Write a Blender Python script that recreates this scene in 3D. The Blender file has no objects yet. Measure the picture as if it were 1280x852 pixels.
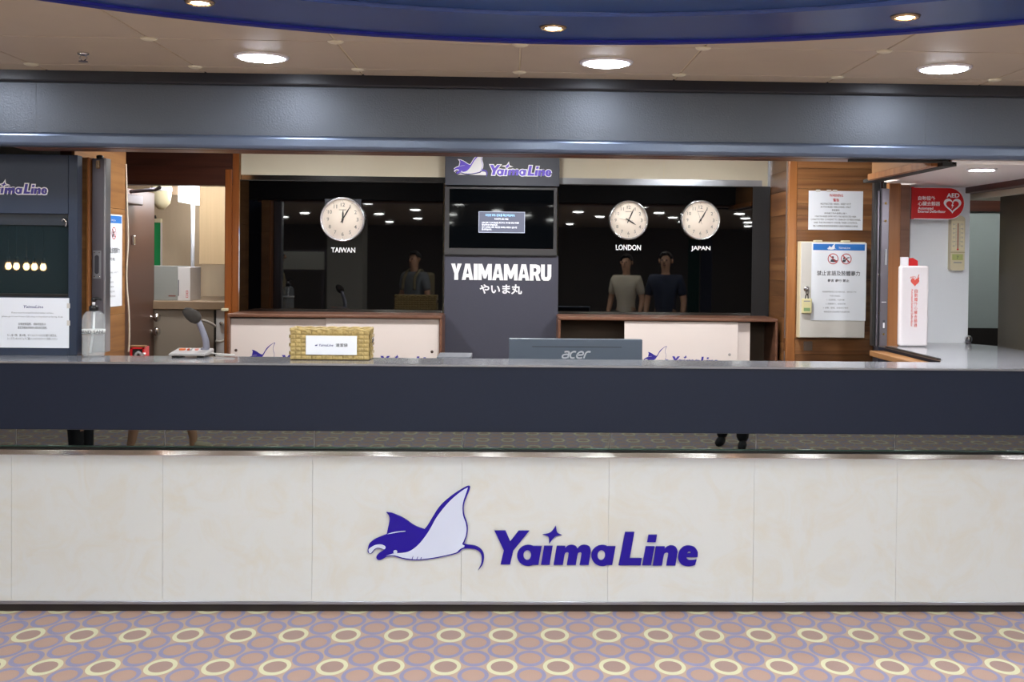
import bpy, bmesh, math, random
from mathutils import Vector, Matrix
random.seed(7)
PI = math.pi
SC = bpy.context.scene
COL = SC.collection

# ------------------------------------------------------------------ camera, world, exposure
F = 1376.0
YAW, PITCH, ROLL, CX, CY = 0.03145755, -0.01781072, 0.01101346, 683.7045, 346.8166
CAM = Vector((0.0, -4.4, 1.41))
fw = Vector((math.sin(YAW)*math.cos(PITCH), math.cos(YAW)*math.cos(PITCH), math.sin(PITCH)))
rt0 = Vector((math.cos(YAW), -math.sin(YAW), 0.0))
up0 = rt0.cross(fw)
rt = rt0*math.cos(ROLL) + up0*math.sin(ROLL)
up = -rt0*math.sin(ROLL) + up0*math.cos(ROLL)
cam_data = bpy.data.cameras.new('camera')
cam_data.sensor_fit = 'HORIZONTAL'; cam_data.sensor_width = 36.0
cam_data.lens = F*36.0/1280.0
cam_data.shift_x = -(CX-640.0)/1280.0
cam_data.shift_y = (CY-426.0)/1280.0
cam_data.clip_start = 0.05
cam = bpy.data.objects.new('camera', cam_data); COL.objects.link(cam)
m = Matrix.Identity(4)
for i, v in enumerate((rt, up, -fw)):
    m[0][i], m[1][i], m[2][i] = v
m.translation = CAM
cam.matrix_world = m
SC.camera = cam

world = bpy.data.worlds.new('world'); SC.world = world; world.use_nodes = True
world.node_tree.nodes['Background'].inputs[0].default_value = (0.6, 0.65, 0.75, 1)
world.node_tree.nodes['Background'].inputs[1].default_value = 0.05
SC.view_settings.view_transform = 'Standard'
SC.view_settings.look = 'None'
SC.view_settings.gamma = 1.0
SC.view_settings.use_curve_mapping = False
SC.view_settings.exposure = 1.47
E_RECESS = 105.0
E_LED, E_HALL, E_SPOT, E_OFFICE = 34.0, 46.0, 110.0, 80.0

def ray(u, v):
    return rt*((u-CX)/F) + up*(-(v-CY)/F) + fw
def at(u, v, y):                       # the point of the vertical plane y seen at a photo pixel
    d = ray(u, v); return CAM + d*((y-CAM.y)/d.y)
def atz(u, v, z):
    d = ray(u, v); return CAM + d*((z-CAM.z)/d.z)
def pr(u0, v0, u1, v1, y):             # pixel rectangle on plane y -> x0, x1, z0, z1
    a, b, c, d = at(u0, v0, y), at(u1, v0, y), at(u0, v1, y), at(u1, v1, y)
    return (a.x+c.x)/2, (b.x+d.x)/2, (c.z+d.z)/2, (a.z+b.z)/2

# ------------------------------------------------------------------ materials
def srgb(h):
    if isinstance(h, str):
        h = h.lstrip('#'); h = [int(h[i:i+2], 16) for i in (0, 2, 4)]
    return tuple(((c/255.0)/12.92 if c/255.0 <= 0.04045 else ((c/255.0+0.055)/1.055)**2.4) for c in h) + (1.0,)
MATS = {}
def mat(name, col, rough=0.5, metal=0.0, spec=0.5, noise=0.0, nscale=20.0, bump=0.0, bscale=200.0, trans=0.0, ior=1.5, emit=None, estr=0.0, coat=0.0, stretch=None, alpha=1.0):
    if name in MATS: return MATS[name]
    M = bpy.data.materials.new(name); M.use_nodes = True
    nt = M.node_tree; b = nt.nodes['Principled BSDF']
    c = srgb(col)
    b.inputs['Base Color'].default_value = c
    b.inputs['Roughness'].default_value = rough
    b.inputs['Metallic'].default_value = metal
    b.inputs['Specular IOR Level'].default_value = spec
    b.inputs['IOR'].default_value = ior
    b.inputs['Transmission Weight'].default_value = trans
    b.inputs['Coat Weight'].default_value = coat
    b.inputs['Coat Roughness'].default_value = 0.05
    if alpha < 1: b.inputs['Alpha'].default_value = alpha
    if emit: 
        b.inputs['Emission Color'].default_value = srgb(emit); b.inputs['Emission Strength'].default_value = estr
    if noise or bump:
        tc = nt.nodes.new('ShaderNodeTexCoord')
        mp = nt.nodes.new('ShaderNodeMapping'); nt.links.new(tc.outputs['Object'], mp.inputs[0])
        if stretch: mp.inputs['Scale'].default_value = stretch
    if noise:
        n = nt.nodes.new('ShaderNodeTexNoise'); n.inputs['Scale'].default_value = nscale; n.inputs['Detail'].default_value = 5
        nt.links.new(mp.outputs[0], n.inputs['Vector'])
        r = nt.nodes.new('ShaderNodeValToRGB')
        r.color_ramp.elements[0].position = 0.3; r.color_ramp.elements[1].position = 0.72
        r.color_ramp.elements[0].color = tuple(x*(1-noise) for x in c[:3])+(1,)
        r.color_ramp.elements[1].color = tuple(min(1, x*(1+noise*0.6)) for x in c[:3])+(1,)
        nt.links.new(n.outputs['Fac'], r.inputs[0]); nt.links.new(r.outputs[0], b.inputs['Base Color'])
    if bump:
        n2 = nt.nodes.new('ShaderNodeTexNoise'); n2.inputs['Scale'].default_value = bscale; n2.inputs['Detail'].default_value = 3
        nt.links.new(tc.outputs['Object'], n2.inputs['Vector'])
        bp = nt.nodes.new('ShaderNodeBump'); bp.inputs['Strength'].default_value = bump; bp.inputs['Distance'].default_value = 0.002
        nt.links.new(n2.outputs['Fac'], bp.inputs['Height']); nt.links.new(bp.outputs[0], b.inputs['Normal'])
    MATS[name] = M
    return M

def wood(name, dark, mid, light, rough=0.35, axis=0, vary=0.35):
    M = bpy.data.materials.new(name); M.use_nodes = True
    nt = M.node_tree; b = nt.nodes['Principled BSDF']; b.inputs['Roughness'].default_value = rough
    tc = nt.nodes.new('ShaderNodeTexCoord'); mp = nt.nodes.new('ShaderNodeMapping')
    s = [28.0, 28.0, 28.0]; s[axis] = 1.6
    if axis == 0: s[1] = 1.6
    mp.inputs['Scale'].default_value = s
    oi = nt.nodes.new('ShaderNodeObjectInfo')
    ad = nt.nodes.new('ShaderNodeVectorMath'); ad.operation = 'ADD'
    sc = nt.nodes.new('ShaderNodeMath'); sc.operation = 'MULTIPLY'; sc.inputs[1].default_value = 37.0
    nt.links.new(oi.outputs['Random'], sc.inputs[0])
    nt.links.new(tc.outputs['Object'], mp.inputs[0]); nt.links.new(mp.outputs[0], ad.inputs[0]); nt.links.new(sc.outputs[0], ad.inputs[1])
    n = nt.nodes.new('ShaderNodeTexNoise'); n.inputs['Scale'].default_value = 1.0; n.inputs['Detail'].default_value = 6; n.inputs['Distortion'].default_value = 0.6
    nt.links.new(ad.outputs[0], n.inputs['Vector'])
    r = nt.nodes.new('ShaderNodeValToRGB')
    r.color_ramp.elements[0].position = 0.25; r.color_ramp.elements[1].position = 0.8
    r.color_ramp.elements[0].color = srgb(dark); r.color_ramp.elements[1].color = srgb(light)
    e = r.color_ramp.elements.new(0.5); e.color = srgb(mid)
    nt.links.new(n.outputs['Fac'], r.inputs[0])
    mr = nt.nodes.new('ShaderNodeMapRange'); mr.inputs['To Min'].default_value = 1-vary; mr.inputs['To Max'].default_value = 1+vary*0.8
    nt.links.new(oi.outputs['Random'], mr.inputs[0])
    mx = nt.nodes.new('ShaderNodeVectorMath'); mx.operation = 'SCALE'
    nt.links.new(r.outputs[0], mx.inputs[0]); nt.links.new(mr.outputs[0], mx.inputs['Scale'])
    nt.links.new(mx.outputs[0], b.inputs['Base Color'])
    MATS[name] = M
    return M

def carpet():
    M = bpy.data.materials.new('hall_carpet'); M.use_nodes = True
    nt = M.node_tree; b = nt.nodes['Principled BSDF']
    b.inputs['Roughness'].default_value = 0.6; b.inputs['Specular IOR Level'].default_value = 0.5
    tc = nt.nodes.new('ShaderNodeTexCoord'); sp = nt.nodes.new('ShaderNodeSeparateXYZ'); nt.links.new(tc.outputs['Object'], sp.inputs[0])
    def mth(op, a, c=None):
        n = nt.nodes.new('ShaderNodeMath'); n.operation = op
        for i, x in enumerate((a, c)):
            if x is None: continue
            if isinstance(x, (int, float)): n.inputs[i].default_value = x
            else: nt.links.new(x, n.inputs[i])
        return n.outputs[0]
    PX, PY = 0.1962, 0.1608
    def lattice(ox, oy, inner=(0.0392, 0.0518)):
        lx = mth('DIVIDE', mth('SUBTRACT', sp.outputs[0], ox), PX)
        ly = mth('DIVIDE', mth('SUBTRACT', sp.outputs[1], oy), PY)
        jy = mth('ROUND', ly); dx = mth('MULTIPLY', mth('SUBTRACT', lx, mth('ROUND', lx)), PX)
        dy = mth('MULTIPLY', mth('SUBTRACT', ly, jy), PY)
        def dist(a_, b_): return mth('ADD', mth('POWER', mth('DIVIDE', dx, a_), 2), mth('POWER', mth('DIVIDE', dy, b_), 2))
        ins = mth('LESS_THAN', dist(*inner), 1.0)
        ring = mth('SUBTRACT', mth('LESS_THAN', dist(0.0535, 0.0785), 1.0), ins)
        par = mth('ABSOLUTE', mth('SUBTRACT', jy, mth('MULTIPLY', mth('ROUND', mth('DIVIDE', jy, 2)), 2)))
        return ring, ins, mth('LESS_THAN', par, 0.5)
    rA, iA, even = lattice(-0.414, -0.266)
    rB, iB, _ = lattice(-0.414+PX/2, -0.266+PY/2)
    def mix(f, a, c):
        n = nt.nodes.new('ShaderNodeMix'); n.data_type = 'RGBA'
        nt.links.new(f, n.inputs[0])
        for s, x in ((6, a), (7, c)):
            if isinstance(x, tuple): n.inputs[s].default_value = x
            else: nt.links.new(x, n.inputs[s])
        return n.outputs[2]
    base, ins_c, blue, cream, crin = srgb('#b09888'), srgb('#ab8e81'), srgb('#8886a6'), srgb('#cccbaa'), srgb('#9b827b')
    c = mix(iB, base, ins_c); c = mix(rB, c, blue)
    ic = mix(even, ins_c, crin); rc = mix(even, blue, cream)
    c = mix(iA, c, ic); c = mix(rA, c, rc)
    n = nt.nodes.new('ShaderNodeTexNoise'); n.inputs['Scale'].default_value = 420; nt.links.new(tc.outputs['Object'], n.inputs['Vector'])
    mr = nt.nodes.new('ShaderNodeMapRange'); mr.inputs['To Min'].default_value = 0.86; mr.inputs['To Max'].default_value = 1.14
    nt.links.new(n.outputs['Fac'], mr.inputs[0])
    mx = nt.nodes.new('ShaderNodeVectorMath'); mx.operation = 'SCALE'; nt.links.new(c, mx.inputs[0]); nt.links.new(mr.outputs[0], mx.inputs['Scale'])
    nt.links.new(mx.outputs[0], b.inputs['Base Color'])
    bp = nt.nodes.new('ShaderNodeBump'); bp.inputs['Strength'].default_value = 0.4; bp.inputs['Distance'].default_value = 0.003
    nt.links.new(n.outputs['Fac'], bp.inputs['Height']); nt.links.new(bp.outputs[0], b.inputs['Normal'])
    return M

def marble():
    M = bpy.data.materials.new('cream_stone_laminate'); M.use_nodes = True
    nt = M.node_tree; b = nt.nodes['Principled BSDF']; b.inputs['Roughness'].default_value = 0.32
    tc = nt.nodes.new('ShaderNodeTexCoord')
    n = nt.nodes.new('ShaderNodeTexNoise'); n.inputs['Scale'].default_value = 6; n.inputs['Detail'].default_value = 9; n.inputs['Roughness'].default_value = 0.65; n.inputs['Distortion'].default_value = 1.2
    nt.links.new(tc.outputs['Object'], n.inputs['Vector'])
    r = nt.nodes.new('ShaderNodeValToRGB'); r.color_ramp.elements[0].position = 0.32; r.color_ramp.elements[1].position = 0.56
    r.color_ramp.elements[0].color = srgb('#d0cfca'); r.color_ramp.elements[1].color = srgb('#d2d6d9')
    nt.links.new(n.outputs['Fac'], r.inputs[0]); nt.links.new(r.outputs[0], b.inputs['Base Color'])
    return M

LED_C, WARM_C = '#e9f0fc', '#ffe2bc'
carpet_m, marble_m = carpet(), marble()
fascia_m = mat('navy_laminate', '#111a2d', 0.5, spec=0.3, noise=0.06, nscale=60)
top_m = mat('grey_counter_laminate', '#85868c', 0.17, spec=0.6, coat=0.3)
header_m = mat('graphite_laminate', '#50555d', 0.42, metal=0.35, bump=0.55, bscale=150)
header_dark_m = mat('dark_header_trim', '#24252b', 0.35, metal=0.2)
header_lip_m = mat('blue_grey_metal_lip', '#596376', 0.3, metal=0.5)
tile_m = mat('ceiling_tile_beige', '#b9ab96', 0.5, noise=0.03, nscale=8)
joint_m = mat('ceiling_joint_cream', '#d3c6a4', 0.5)
cap_m = mat('ceiling_cap_cream', '#ddd6bb', 0.35)
blue_m = mat('blue_soffit', '#203c78', 0.3)
blue_trim_m = mat('deep_blue_trim', '#08147c', 0.45, spec=0.2)
blue_in_m = mat('blue_recess_lit', '#3a5c96', 0.28)  # lighter than the ring: indirect light in the recess put into the colour
chrome_m = mat('chrome', '#d8d8da', 0.08, metal=1.0)
steel_m = mat('brushed_steel', '#77737c', 0.35, metal=0.85)
alu_m = mat('aluminium', '#a9abb2', 0.3, metal=0.9)
mirror_m = mat('tinted_mirror', '#6f7473', 0.015, metal=1.0)
mirror_edge_m = mat('mirror_edge_green', '#5f7f78', 0.1, metal=0.6)
black_m = mat('black_plastic', '#121214', 0.4)
black_glass_m = mat('black_glass', '#030304', 0.015, spec=0.75, ior=1.55)
dark_m = mat('dark_void', '#17120f', 0.6)
kick_m = mat('dark_kick', '#231c1c', 0.5)
cream_m = mat('cream_wall', '#d0c7b2', 0.5, noise=0.04, nscale=5)
white_wall_m = mat('white_wall', '#eef2f8', 0.4)
grey_wall_m = mat('grey_wall', '#a0aaa9', 0.5)
olive_m = mat('olive_wall', '#302814', 0.45, noise=0.1, nscale=3)
soffit_m = mat('pale_soffit', '#efe7e3', 0.4)
navy_frame_m = mat('navy_frame', '#27344a', 0.35)
glass_m = mat('window_glass', '#223034', 0.012, spec=0.5, ior=2.1)
clear_m = mat('clear_plastic', '#e9eef2', 0.06, spec=0.8, alpha=0.24)
liquid_m = mat('clear_gel', '#dfe4e6', 0.1, alpha=0.22)
paper_m = mat('white_paper', '#e9edf6', 0.6)
paper_warm_m = mat('warm_paper', '#e6dfe0', 0.6)
ink_m = mat('grey_ink', '#4c4f58', 0.6)
ink_light_m = mat('pale_ink', '#8d9099', 0.6)
red_ink_m = mat('red_ink', '#c0343c', 0.6)
blue_ink_m = mat('blue_print', '#2f75c8', 0.5)
navy_ink_m = mat('navy_print', '#26307a', 0.5)
purple_m = mat('purple_acrylic', '#1d0693', 0.35, spec=0.3)
belly_m = mat('pale_acrylic', '#ccd5ee', 0.3)
lilac_m = mat('lilac_print', '#6a54d8', 0.45)
mid_purple_m = mat('violet_print', '#473f9e', 0.45)
white_print_m = mat('white_print', '#f3f3f8', 0.4)
pillar_m = mat('charcoal_panel', '#3e3e4d', 0.5, noise=0.04, nscale=90)
pillar_top_m = mat('charcoal_panel_top', '#3b3e4a', 0.5)
bezel_m = mat('grey_bezel', '#39373a', 0.4)
screen_m = mat('screen_black', '#05070a', 0.03, spec=0.22)
msg_m = mat('message_box', '#40424e', 0.3, emit='#585b6c', estr=0.55)
msg_edge_m = mat('message_edge', '#9aa0b0', 0.3, emit='#a9aebf', estr=0.7)
msg_white_m = mat('message_text', '#d6d9e2', 0.3, emit='#e4e7f0', estr=0.9)
msg_blue_m = mat('message_title', '#8fc2f2', 0.3, emit='#8cc4f6', estr=0.9)
board_m = mat('white_board', '#dfd2ce', 0.45)
monitor_m = mat('monitor_back', '#55606f', 0.38)
face_m = mat('clock_face', '#f6e8da', 0.5)
case_m = mat('silver_case', '#cfcfd4', 0.16, metal=0.9)
numeral_m = mat('numeral_grey', '#8b837b', 0.5)
hand_m = mat('clock_hand', '#2c2a28', 0.4)
red_m = mat('red_plastic', '#c8141c', 0.3)
aed_m = mat('white_plastic', '#ece6ea', 0.25)
salmon_m = mat('salmon_print', '#e0584c', 0.5)
ivory_m = mat('ivory_plastic', '#d9cfb0', 0.35)
box_m = mat('key_box_enamel', '#c9c5c0', 0.4)
yellow_m = mat('yellowed_plastic', '#d9cf9f', 0.4)
green_m = mat('green_panel', '#1f9a58', 0.5)
lime_m = mat('lcd_green', '#b8c07a', 0.3)
pantry_wall_m = mat('pantry_vinyl', '#c7b49a', 0.45, noise=0.12, nscale=3, stretch=(3, 3, 0.6))
pantry_cab_m = mat('pale_veneer', '#bfa786', 0.45, noise=0.05, nscale=4, stretch=(14, 14, 0.6))
pantry_top_m = mat('pantry_worktop', '#8a7560', 0.4)
pantry_front_m = mat('taupe_front', '#8f8377', 0.5)
carton_m = mat('grey_carton', '#8f918f', 0.6)
carton_side_m = mat('white_carton', '#c9c6c8', 0.6)
door_m = mat('brown_door', '#5c4238', 0.4)
stem_m = mat('mic_stem', '#8f90a0', 0.3, metal=0.4)
foam_m = mat('mic_foam', '#3a3632', 0.95, bump=0.8, bscale=900)
console_m = mat('console_grey', '#a9a6a6', 0.4)
orange_m = mat('orange_button', '#d8703c', 0.4)
rattan_m = mat('rattan', '#bca46a', 0.6, noise=0.25, nscale=60)
rattan_dark_m = mat('rattan_dark', '#8a7336', 0.7)  # darker tan for the core behind the weave
wood_m = wood('walnut_planks', '#5f3a22', '#875a36', '#a4764b', 0.35, 0, 0.36)
wood_side_m = wood('walnut_side', '#6e4626', '#8c6138', '#a0754a', 0.4, 0, 0.1)
wood_v_m = wood('wood_vertical', '#7c4a24', '#955e31', '#a87343', 0.35, 2, 0.06)
wood_dark_m = wood('dark_wood', '#33180f', '#48241a', '#54301f', 0.35, 0, 0.05)
wood_frame_m = wood('red_brown_frame', '#7a3f1a', '#8f4f22', '#a05c2b', 0.3, 2, 0.04)
wood_desk_m = wood('desk_edge', '#5a382a', '#6e4a39', '#7d5645', 0.35, 0, 0.05)
desk_in_m = mat('desk_interior', '#4a3a2c', 0.6)
led_m = mat('led_diffuser', '#ffffff', 0.5, emit=LED_C, estr=E_LED)
hall_led_m = mat('hall_led_diffuser', '#ffffff', 0.5, emit='#f0f3ee', estr=E_HALL)
recess_led_m = mat('recess_led_diffuser', '#ffffff', 0.5, emit='#f3f5ee', estr=E_RECESS)
spot_m = mat('halogen_lamp', '#ffffff', 0.5, emit=WARM_C, estr=E_SPOT)
office_led_m = mat('office_diffuser', '#ffffff', 0.5, emit='#eef0ee', estr=E_OFFICE)
tube_m = mat('fluorescent_cover', '#ffffff', 0.5, emit='#f2f8ff', estr=3.2)
bulb_m = mat('warm_bulb', '#ffffff', 0.5, emit='#ffc27a', estr=14.0)
hall_wall_m = mat('hall_wall', '#6a6460', 0.6)
office_floor_m = mat('office_floor', '#5b4a40', 0.6)
halo_m = mat('halogen_rim', '#b59878', 0.2, metal=0.8)

# ------------------------------------------------------------------ mesh helpers
ORG = {}
def bx(bm, x0, y0, z0, x1, y1, z1, bev=0.0, seg=2):
    if x0 > x1: x0, x1 = x1, x0
    if y0 > y1: y0, y1 = y1, y0
    if z0 > z1: z0, z1 = z1, z0
    M4 = Matrix.Translation(((x0+x1)/2, (y0+y1)/2, (z0+z1)/2)) @ Matrix.Diagonal((x1-x0, y1-y0, z1-z0, 1))
    r = bmesh.ops.create_cube(bm, size=1, matrix=M4)
    if bev:
        es = list({e for v in r['verts'] for e in v.link_edges})
        bmesh.ops.bevel(bm, geom=es, offset=bev, segments=seg, affect='EDGES', profile=0.5)
    return bm
def box(*a, **k): return bx(bmesh.new(), *a, **k)
def prism(bm, pts, z0, z1):            # plan polygon extruded in z
    lo = [bm.verts.new((x, y, z0)) for x, y in pts]; hi = [bm.verts.new((x, y, z1)) for x, y in pts]
    bm.faces.new(lo[::-1]); bm.faces.new(hi)
    n = len(pts)
    for i in range(n): bm.faces.new((lo[i], lo[(i+1) % n], hi[(i+1) % n], hi[i]))
    bmesh.ops.recalc_face_normals(bm, faces=bm.faces); return bm
def prism_y(bm, pts, y0, y1):          # front elevation polygon (x, z) given depth in y
    a = [bm.verts.new((x, y0, z)) for x, z in pts]; b = [bm.verts.new((x, y1, z)) for x, z in pts]
    bm.faces.new(a); bm.faces.new(b[::-1]); n = len(pts)
    for i in range(n): bm.faces.new((a[i], b[i], b[(i+1) % n], a[(i+1) % n]))
    bmesh.ops.recalc_face_normals(bm, faces=bm.faces); return bm
def lathe(bm, prof, c=(0, 0, 0), axis='Z', seg=32, ang=2*PI):
    rings = []
    for r, h in prof:
        ring = []
        if r < 1e-6:
            p = (0, 0, h); ring = [p]
        else:
            ring = [(r*math.cos(2*PI*i/seg), r*math.sin(2*PI*i/seg), h) for i in range(seg)]
        vs = []
        for x, y, z in ring:
            if axis == 'Y': x, y, z = x, -z, y          # height grows towards -Y (the viewer)
            elif axis == 'X': x, y, z = z, y, x
            vs.append(bm.verts.new((x+c[0], y+c[1], z+c[2])))
        rings.append(vs)
    for a, b in zip(rings, rings[1:]):
        for i in range(seg):
            j = (i+1) % seg
            q = [a[i % len(a)], a[j % len(a)], b[j % len(b)], b[i % len(b)]]
            q2 = []
            for v in q:
                if v not in q2: q2.append(v)
            if len(q2) > 2:
                f = bm.faces.new(q2); f.smooth = True
    for ring in (rings[0], rings[-1]):
        if len(ring) > 2: bm.faces.new(ring)
    bmesh.ops.recalc_face_normals(bm, faces=bm.faces); return bm
def tube(bm, pts, rad, seg=10):
    pts = [Vector(p) for p in pts]; n = len(pts)
    rs = rad if isinstance(rad, (list, tuple)) else [rad]*n
    rings = []; prev = None
    for i, p in enumerate(pts):
        t = (pts[min(i+1, n-1)] - pts[max(i-1, 0)]).normalized()
        a = prev if prev is not None else (Vector((0, 0, 1)) if abs(t.z) < 0.9 else Vector((1, 0, 0)))
        s = (a - t*a.dot(t)).normalized(); prev = s
        b = t.cross(s)
        rings.append([bm.verts.new(p + (s*math.cos(2*PI*k/seg) + b*math.sin(2*PI*k/seg))*rs[i]) for k in range(seg)])
    for a, b in zip(rings, rings[1:]):
        for k in range(seg):
            f = bm.faces.new((a[k], a[(k+1) % seg], b[(k+1) % seg], b[k])); f.smooth = True
    bm.faces.new(rings[0][::-1]); bm.faces.new(rings[-1])
    bmesh.ops.recalc_face_normals(bm, faces=bm.faces); return bm
def smooth_path(pts, n=6):
    P = [Vector(p) for p in pts]; out = []
    for i in range(len(P)-1):
        a, b, c, d = P[max(i-1, 0)], P[i], P[i+1], P[min(i+2, len(P)-1)]
        for k in range(n):
            t = k/n
            out.append(0.5*((2*b) + (c-a)*t + (2*a-5*b+4*c-d)*t*t + (3*b-a-3*c+d)*t**3))
    out.append(P[-1]); return out

def thing(name, label, cat, loc=(0, 0, 0), rz=0.0, group=None, local=False, kind=None):
    o = bpy.data.objects.new(name, None); COL.objects.link(o)
    o.empty_display_size = 0.05
    o.location = loc; o.rotation_euler = (0, 0, rz)
    if label: o['label'] = label
    if cat: o['category'] = cat
    if group: o['group'] = group
    if kind: o['kind'] = kind
    ORG[o.name] = Vector((0, 0, 0)) if local else Vector(loc)
    return o
def part(name, parent, bm, mt, label=None):
    org = ORG[parent.name] if parent else Vector((0, 0, 0))
    if org.length: bmesh.ops.translate(bm, vec=-org, verts=bm.verts)
    me = bpy.data.meshes.new(name); bm.to_mesh(me); bm.free()
    me.materials.append(mt)
    o = bpy.data.objects.new(name, me); COL.objects.link(o)
    if parent: o.parent = parent
    ORG[o.name] = org
    if label: o['label'] = label
    return o
def single(name, bm, mt, label, cat, group=None):
    bmesh.ops.recalc_face_normals(bm, faces=bm.faces)
    zs = [v.co.z for v in bm.verts]; xs = [v.co.x for v in bm.verts]; ys = [v.co.y for v in bm.verts]
    org = Vector(((min(xs)+max(xs))/2, (min(ys)+max(ys))/2, min(zs)))
    bmesh.ops.translate(bm, vec=-org, verts=bm.verts)
    me = bpy.data.meshes.new(name); bm.to_mesh(me); bm.free(); me.materials.append(mt)
    o = bpy.data.objects.new(name, me); COL.objects.link(o); o.location = org; ORG[o.name] = org
    o['label'] = label; o['category'] = cat
    if group: o['group'] = group
    return o
def structure(name, bm=None, mt=None):
    if bm is None:
        return thing(name, None, None, kind='structure')
    o = part(name, None, bm, mt); o['kind'] = 'structure'; return o
def dup(root, loc, label=None):
    r = root.copy(); COL.objects.link(r); r.location = loc
    if label: r['label'] = label
    for ch in list(root.children):
        c = ch.copy(); COL.objects.link(c); c.parent = r
        for g in list(ch.children):
            d = g.copy(); COL.objects.link(d); d.parent = c
    return r

# ---- flat shapes and lettering: built in the x-z plane, facing -y
def curve_bm(loops, ext=0.0, off=0.0):
    cu = bpy.data.curves.new('tmp', 'CURVE'); cu.dimensions = '2D'; cu.fill_mode = 'BOTH'; cu.extrude = ext; cu.offset = off
    for lp in loops:
        s = cu.splines.new('POLY'); s.points.add(len(lp)-1); s.use_cyclic_u = True
        for p, q in zip(s.points, lp): p.co = (q[0], q[1], 0, 1)
    ob = bpy.data.objects.new('tmp', cu)
    me = bpy.data.meshes.new_from_object(ob)
    bm = bmesh.new(); bm.from_mesh(me)
    bpy.data.objects.remove(ob); bpy.data.curves.remove(cu); bpy.data.meshes.remove(me)
    return bm
def text_bm(s, off=0.0, shear=0.0, ext=0.0, res=3, spacing=1.0):
    cu = bpy.data.curves.new('tmp', 'FONT'); cu.body = s; cu.size = 1.0; cu.offset = off; cu.shear = shear; cu.extrude = ext
    cu.resolution_u = res; cu.space_character = spacing
    ob = bpy.data.objects.new('tmp', cu)
    me = bpy.data.meshes.new_from_object(ob)
    bm = bmesh.new(); bm.from_mesh(me)
    bpy.data.objects.remove(ob); bpy.data.curves.remove(cu); bpy.data.meshes.remove(me)
    return bm
def bounds(bm):
    xs = [v.co.x for v in bm.verts]; ys = [v.co.y for v in bm.verts]
    return min(xs), max(xs), min(ys), max(ys)
def place(bm, y, sx, sz, ox, oz, depth=1.0):     # map (x,y,z) -> (x*sx+ox, y - z*depth, y*sz+oz)
    for v in bm.verts:
        a, b, c = v.co; v.co = (a*sx+ox, y - c*depth, b*sz+oz)
    return bm
def fit_text(s, x0, x1, z0, z1, y, keep=False, align='C', **k):
    e = k.pop('thick', 0.0)
    bm = text_bm(s, ext=(1.0 if e else 0.0), **k)
    if not bm.verts: return bm
    a, b, c, d = bounds(bm)
    sz = (z1-z0)/max(d-c, 1e-6); sx = (x1-x0)/max(b-a, 1e-6)
    if keep:
        sx = min(sx, sz)
        w = (b-a)*sx
        x0 = x0 if align == 'L' else (x0+x1-w)/2
    return place(bm, y, sx, sz, x0-a*sx, z0-c*sz, e)
def join_bm(dst, src):
    me = bpy.data.meshes.new('tmp'); src.to_mesh(me); src.free(); dst.from_mesh(me); bpy.data.meshes.remove(me); return dst
def text_lines(name, parent, lines, y, mt, off=0.008, shear=0.0):   # lines: (string, xc, z_base, cap height, max width)
    bm = bmesh.new()
    for s, xc, z, h, w in lines:
        join_bm(bm, fit_text(s, xc-w/2, xc+w/2, z, z+h, y, off=off, shear=shear, res=1))
    return part(name, parent, bm, mt)
def ell(cx, cy, rx, ry, n=28, a0=0.0): return [(cx+rx*math.cos(a0+2*PI*i/n), cy+ry*math.sin(a0+2*PI*i/n)) for i in range(n)]
def catmull(pts, n=5):                  # closed; a point given twice in a row is a sharp corner
    segs = []; P = [Vector(p) for p in pts]
    N = len(P); corner = [(P[i]-P[(i+1) % N]).length < 1e-6 for i in range(N)]
    if not any(corner):
        out = []
        for i in range(N):
            a, b, c, d = P[i-1], P[i], P[(i+1) % N], P[(i+2) % N]
            for k in range(n):
                t = k/n; out.append(0.5*((2*b)+(c-a)*t+(2*a-5*b+4*c-d)*t*t+(3*b-a-3*c+d)*t**3))
        return [(p.x, p.y) for p in out]
    st = corner.index(True)+1
    Q = [P[(st+i) % N] for i in range(N)]
    runs = []; cur = [Q[0]]
    for i in range(1, N):
        if (Q[i]-Q[i-1]).length < 1e-6: runs.append(cur); cur = [Q[i]]
        else: cur.append(Q[i])
    runs.append(cur + [Q[0]] if (cur[-1]-Q[0]).length > 1e-6 else cur)
    out = []
    # each run starts at a corner; bridge to the next run's first point
    for ri, run in enumerate(runs):
        nxt = runs[(ri+1) % len(runs)][0]
        pts2 = run if (run[-1]-nxt).length < 1e-6 else run+[nxt]
        if len(pts2) < 2: continue
        out += smooth_path([(p.x, p.y, 0) for p in pts2], n)[:-1]
    return [(p.x, p.y) for p in out]

# ------------------------------------------------------------------ the fleet logo (manta and letters), in tracing units, y down
def C(*p): return list(p)
MANTA = [(285,297),(285,297),(330,303),(380,322),(440,352),(500,395),(550,420),(597,436),(597,436),(625,400),(660,340),(700,275),(740,225),(790,180),(850,135),(905,100),(945,80),(965,84),(962,110),(940,165),(922,215),(915,265),(922,320),(940,370),(950,420),(946,480),(930,530),(920,555),(920,555),(960,562),(1010,570),(1050,590),(1075,620),(1085,660),(1078,710),(1060,745),(1037,772),(1037,772),(1055,738),(1066,700),(1065,655),(1050,622),(1020,602),(975,594),(930,594),(905,602),(880,625),(850,638),(780,655),(700,672),(620,684),(560,690),(480,688),(420,678),(370,664),(335,657),(290,664),(262,680),(235,690),(215,683),(208,665),(218,645),(245,622),(272,606),(272,606),(245,598),(218,594),(196,605),(172,634),(152,637),(138,622),(140,590),(148,560),(168,538),(200,515),(245,495),(290,478),(290,478),(300,430),(312,370),(313,345),(305,322)]
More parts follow.
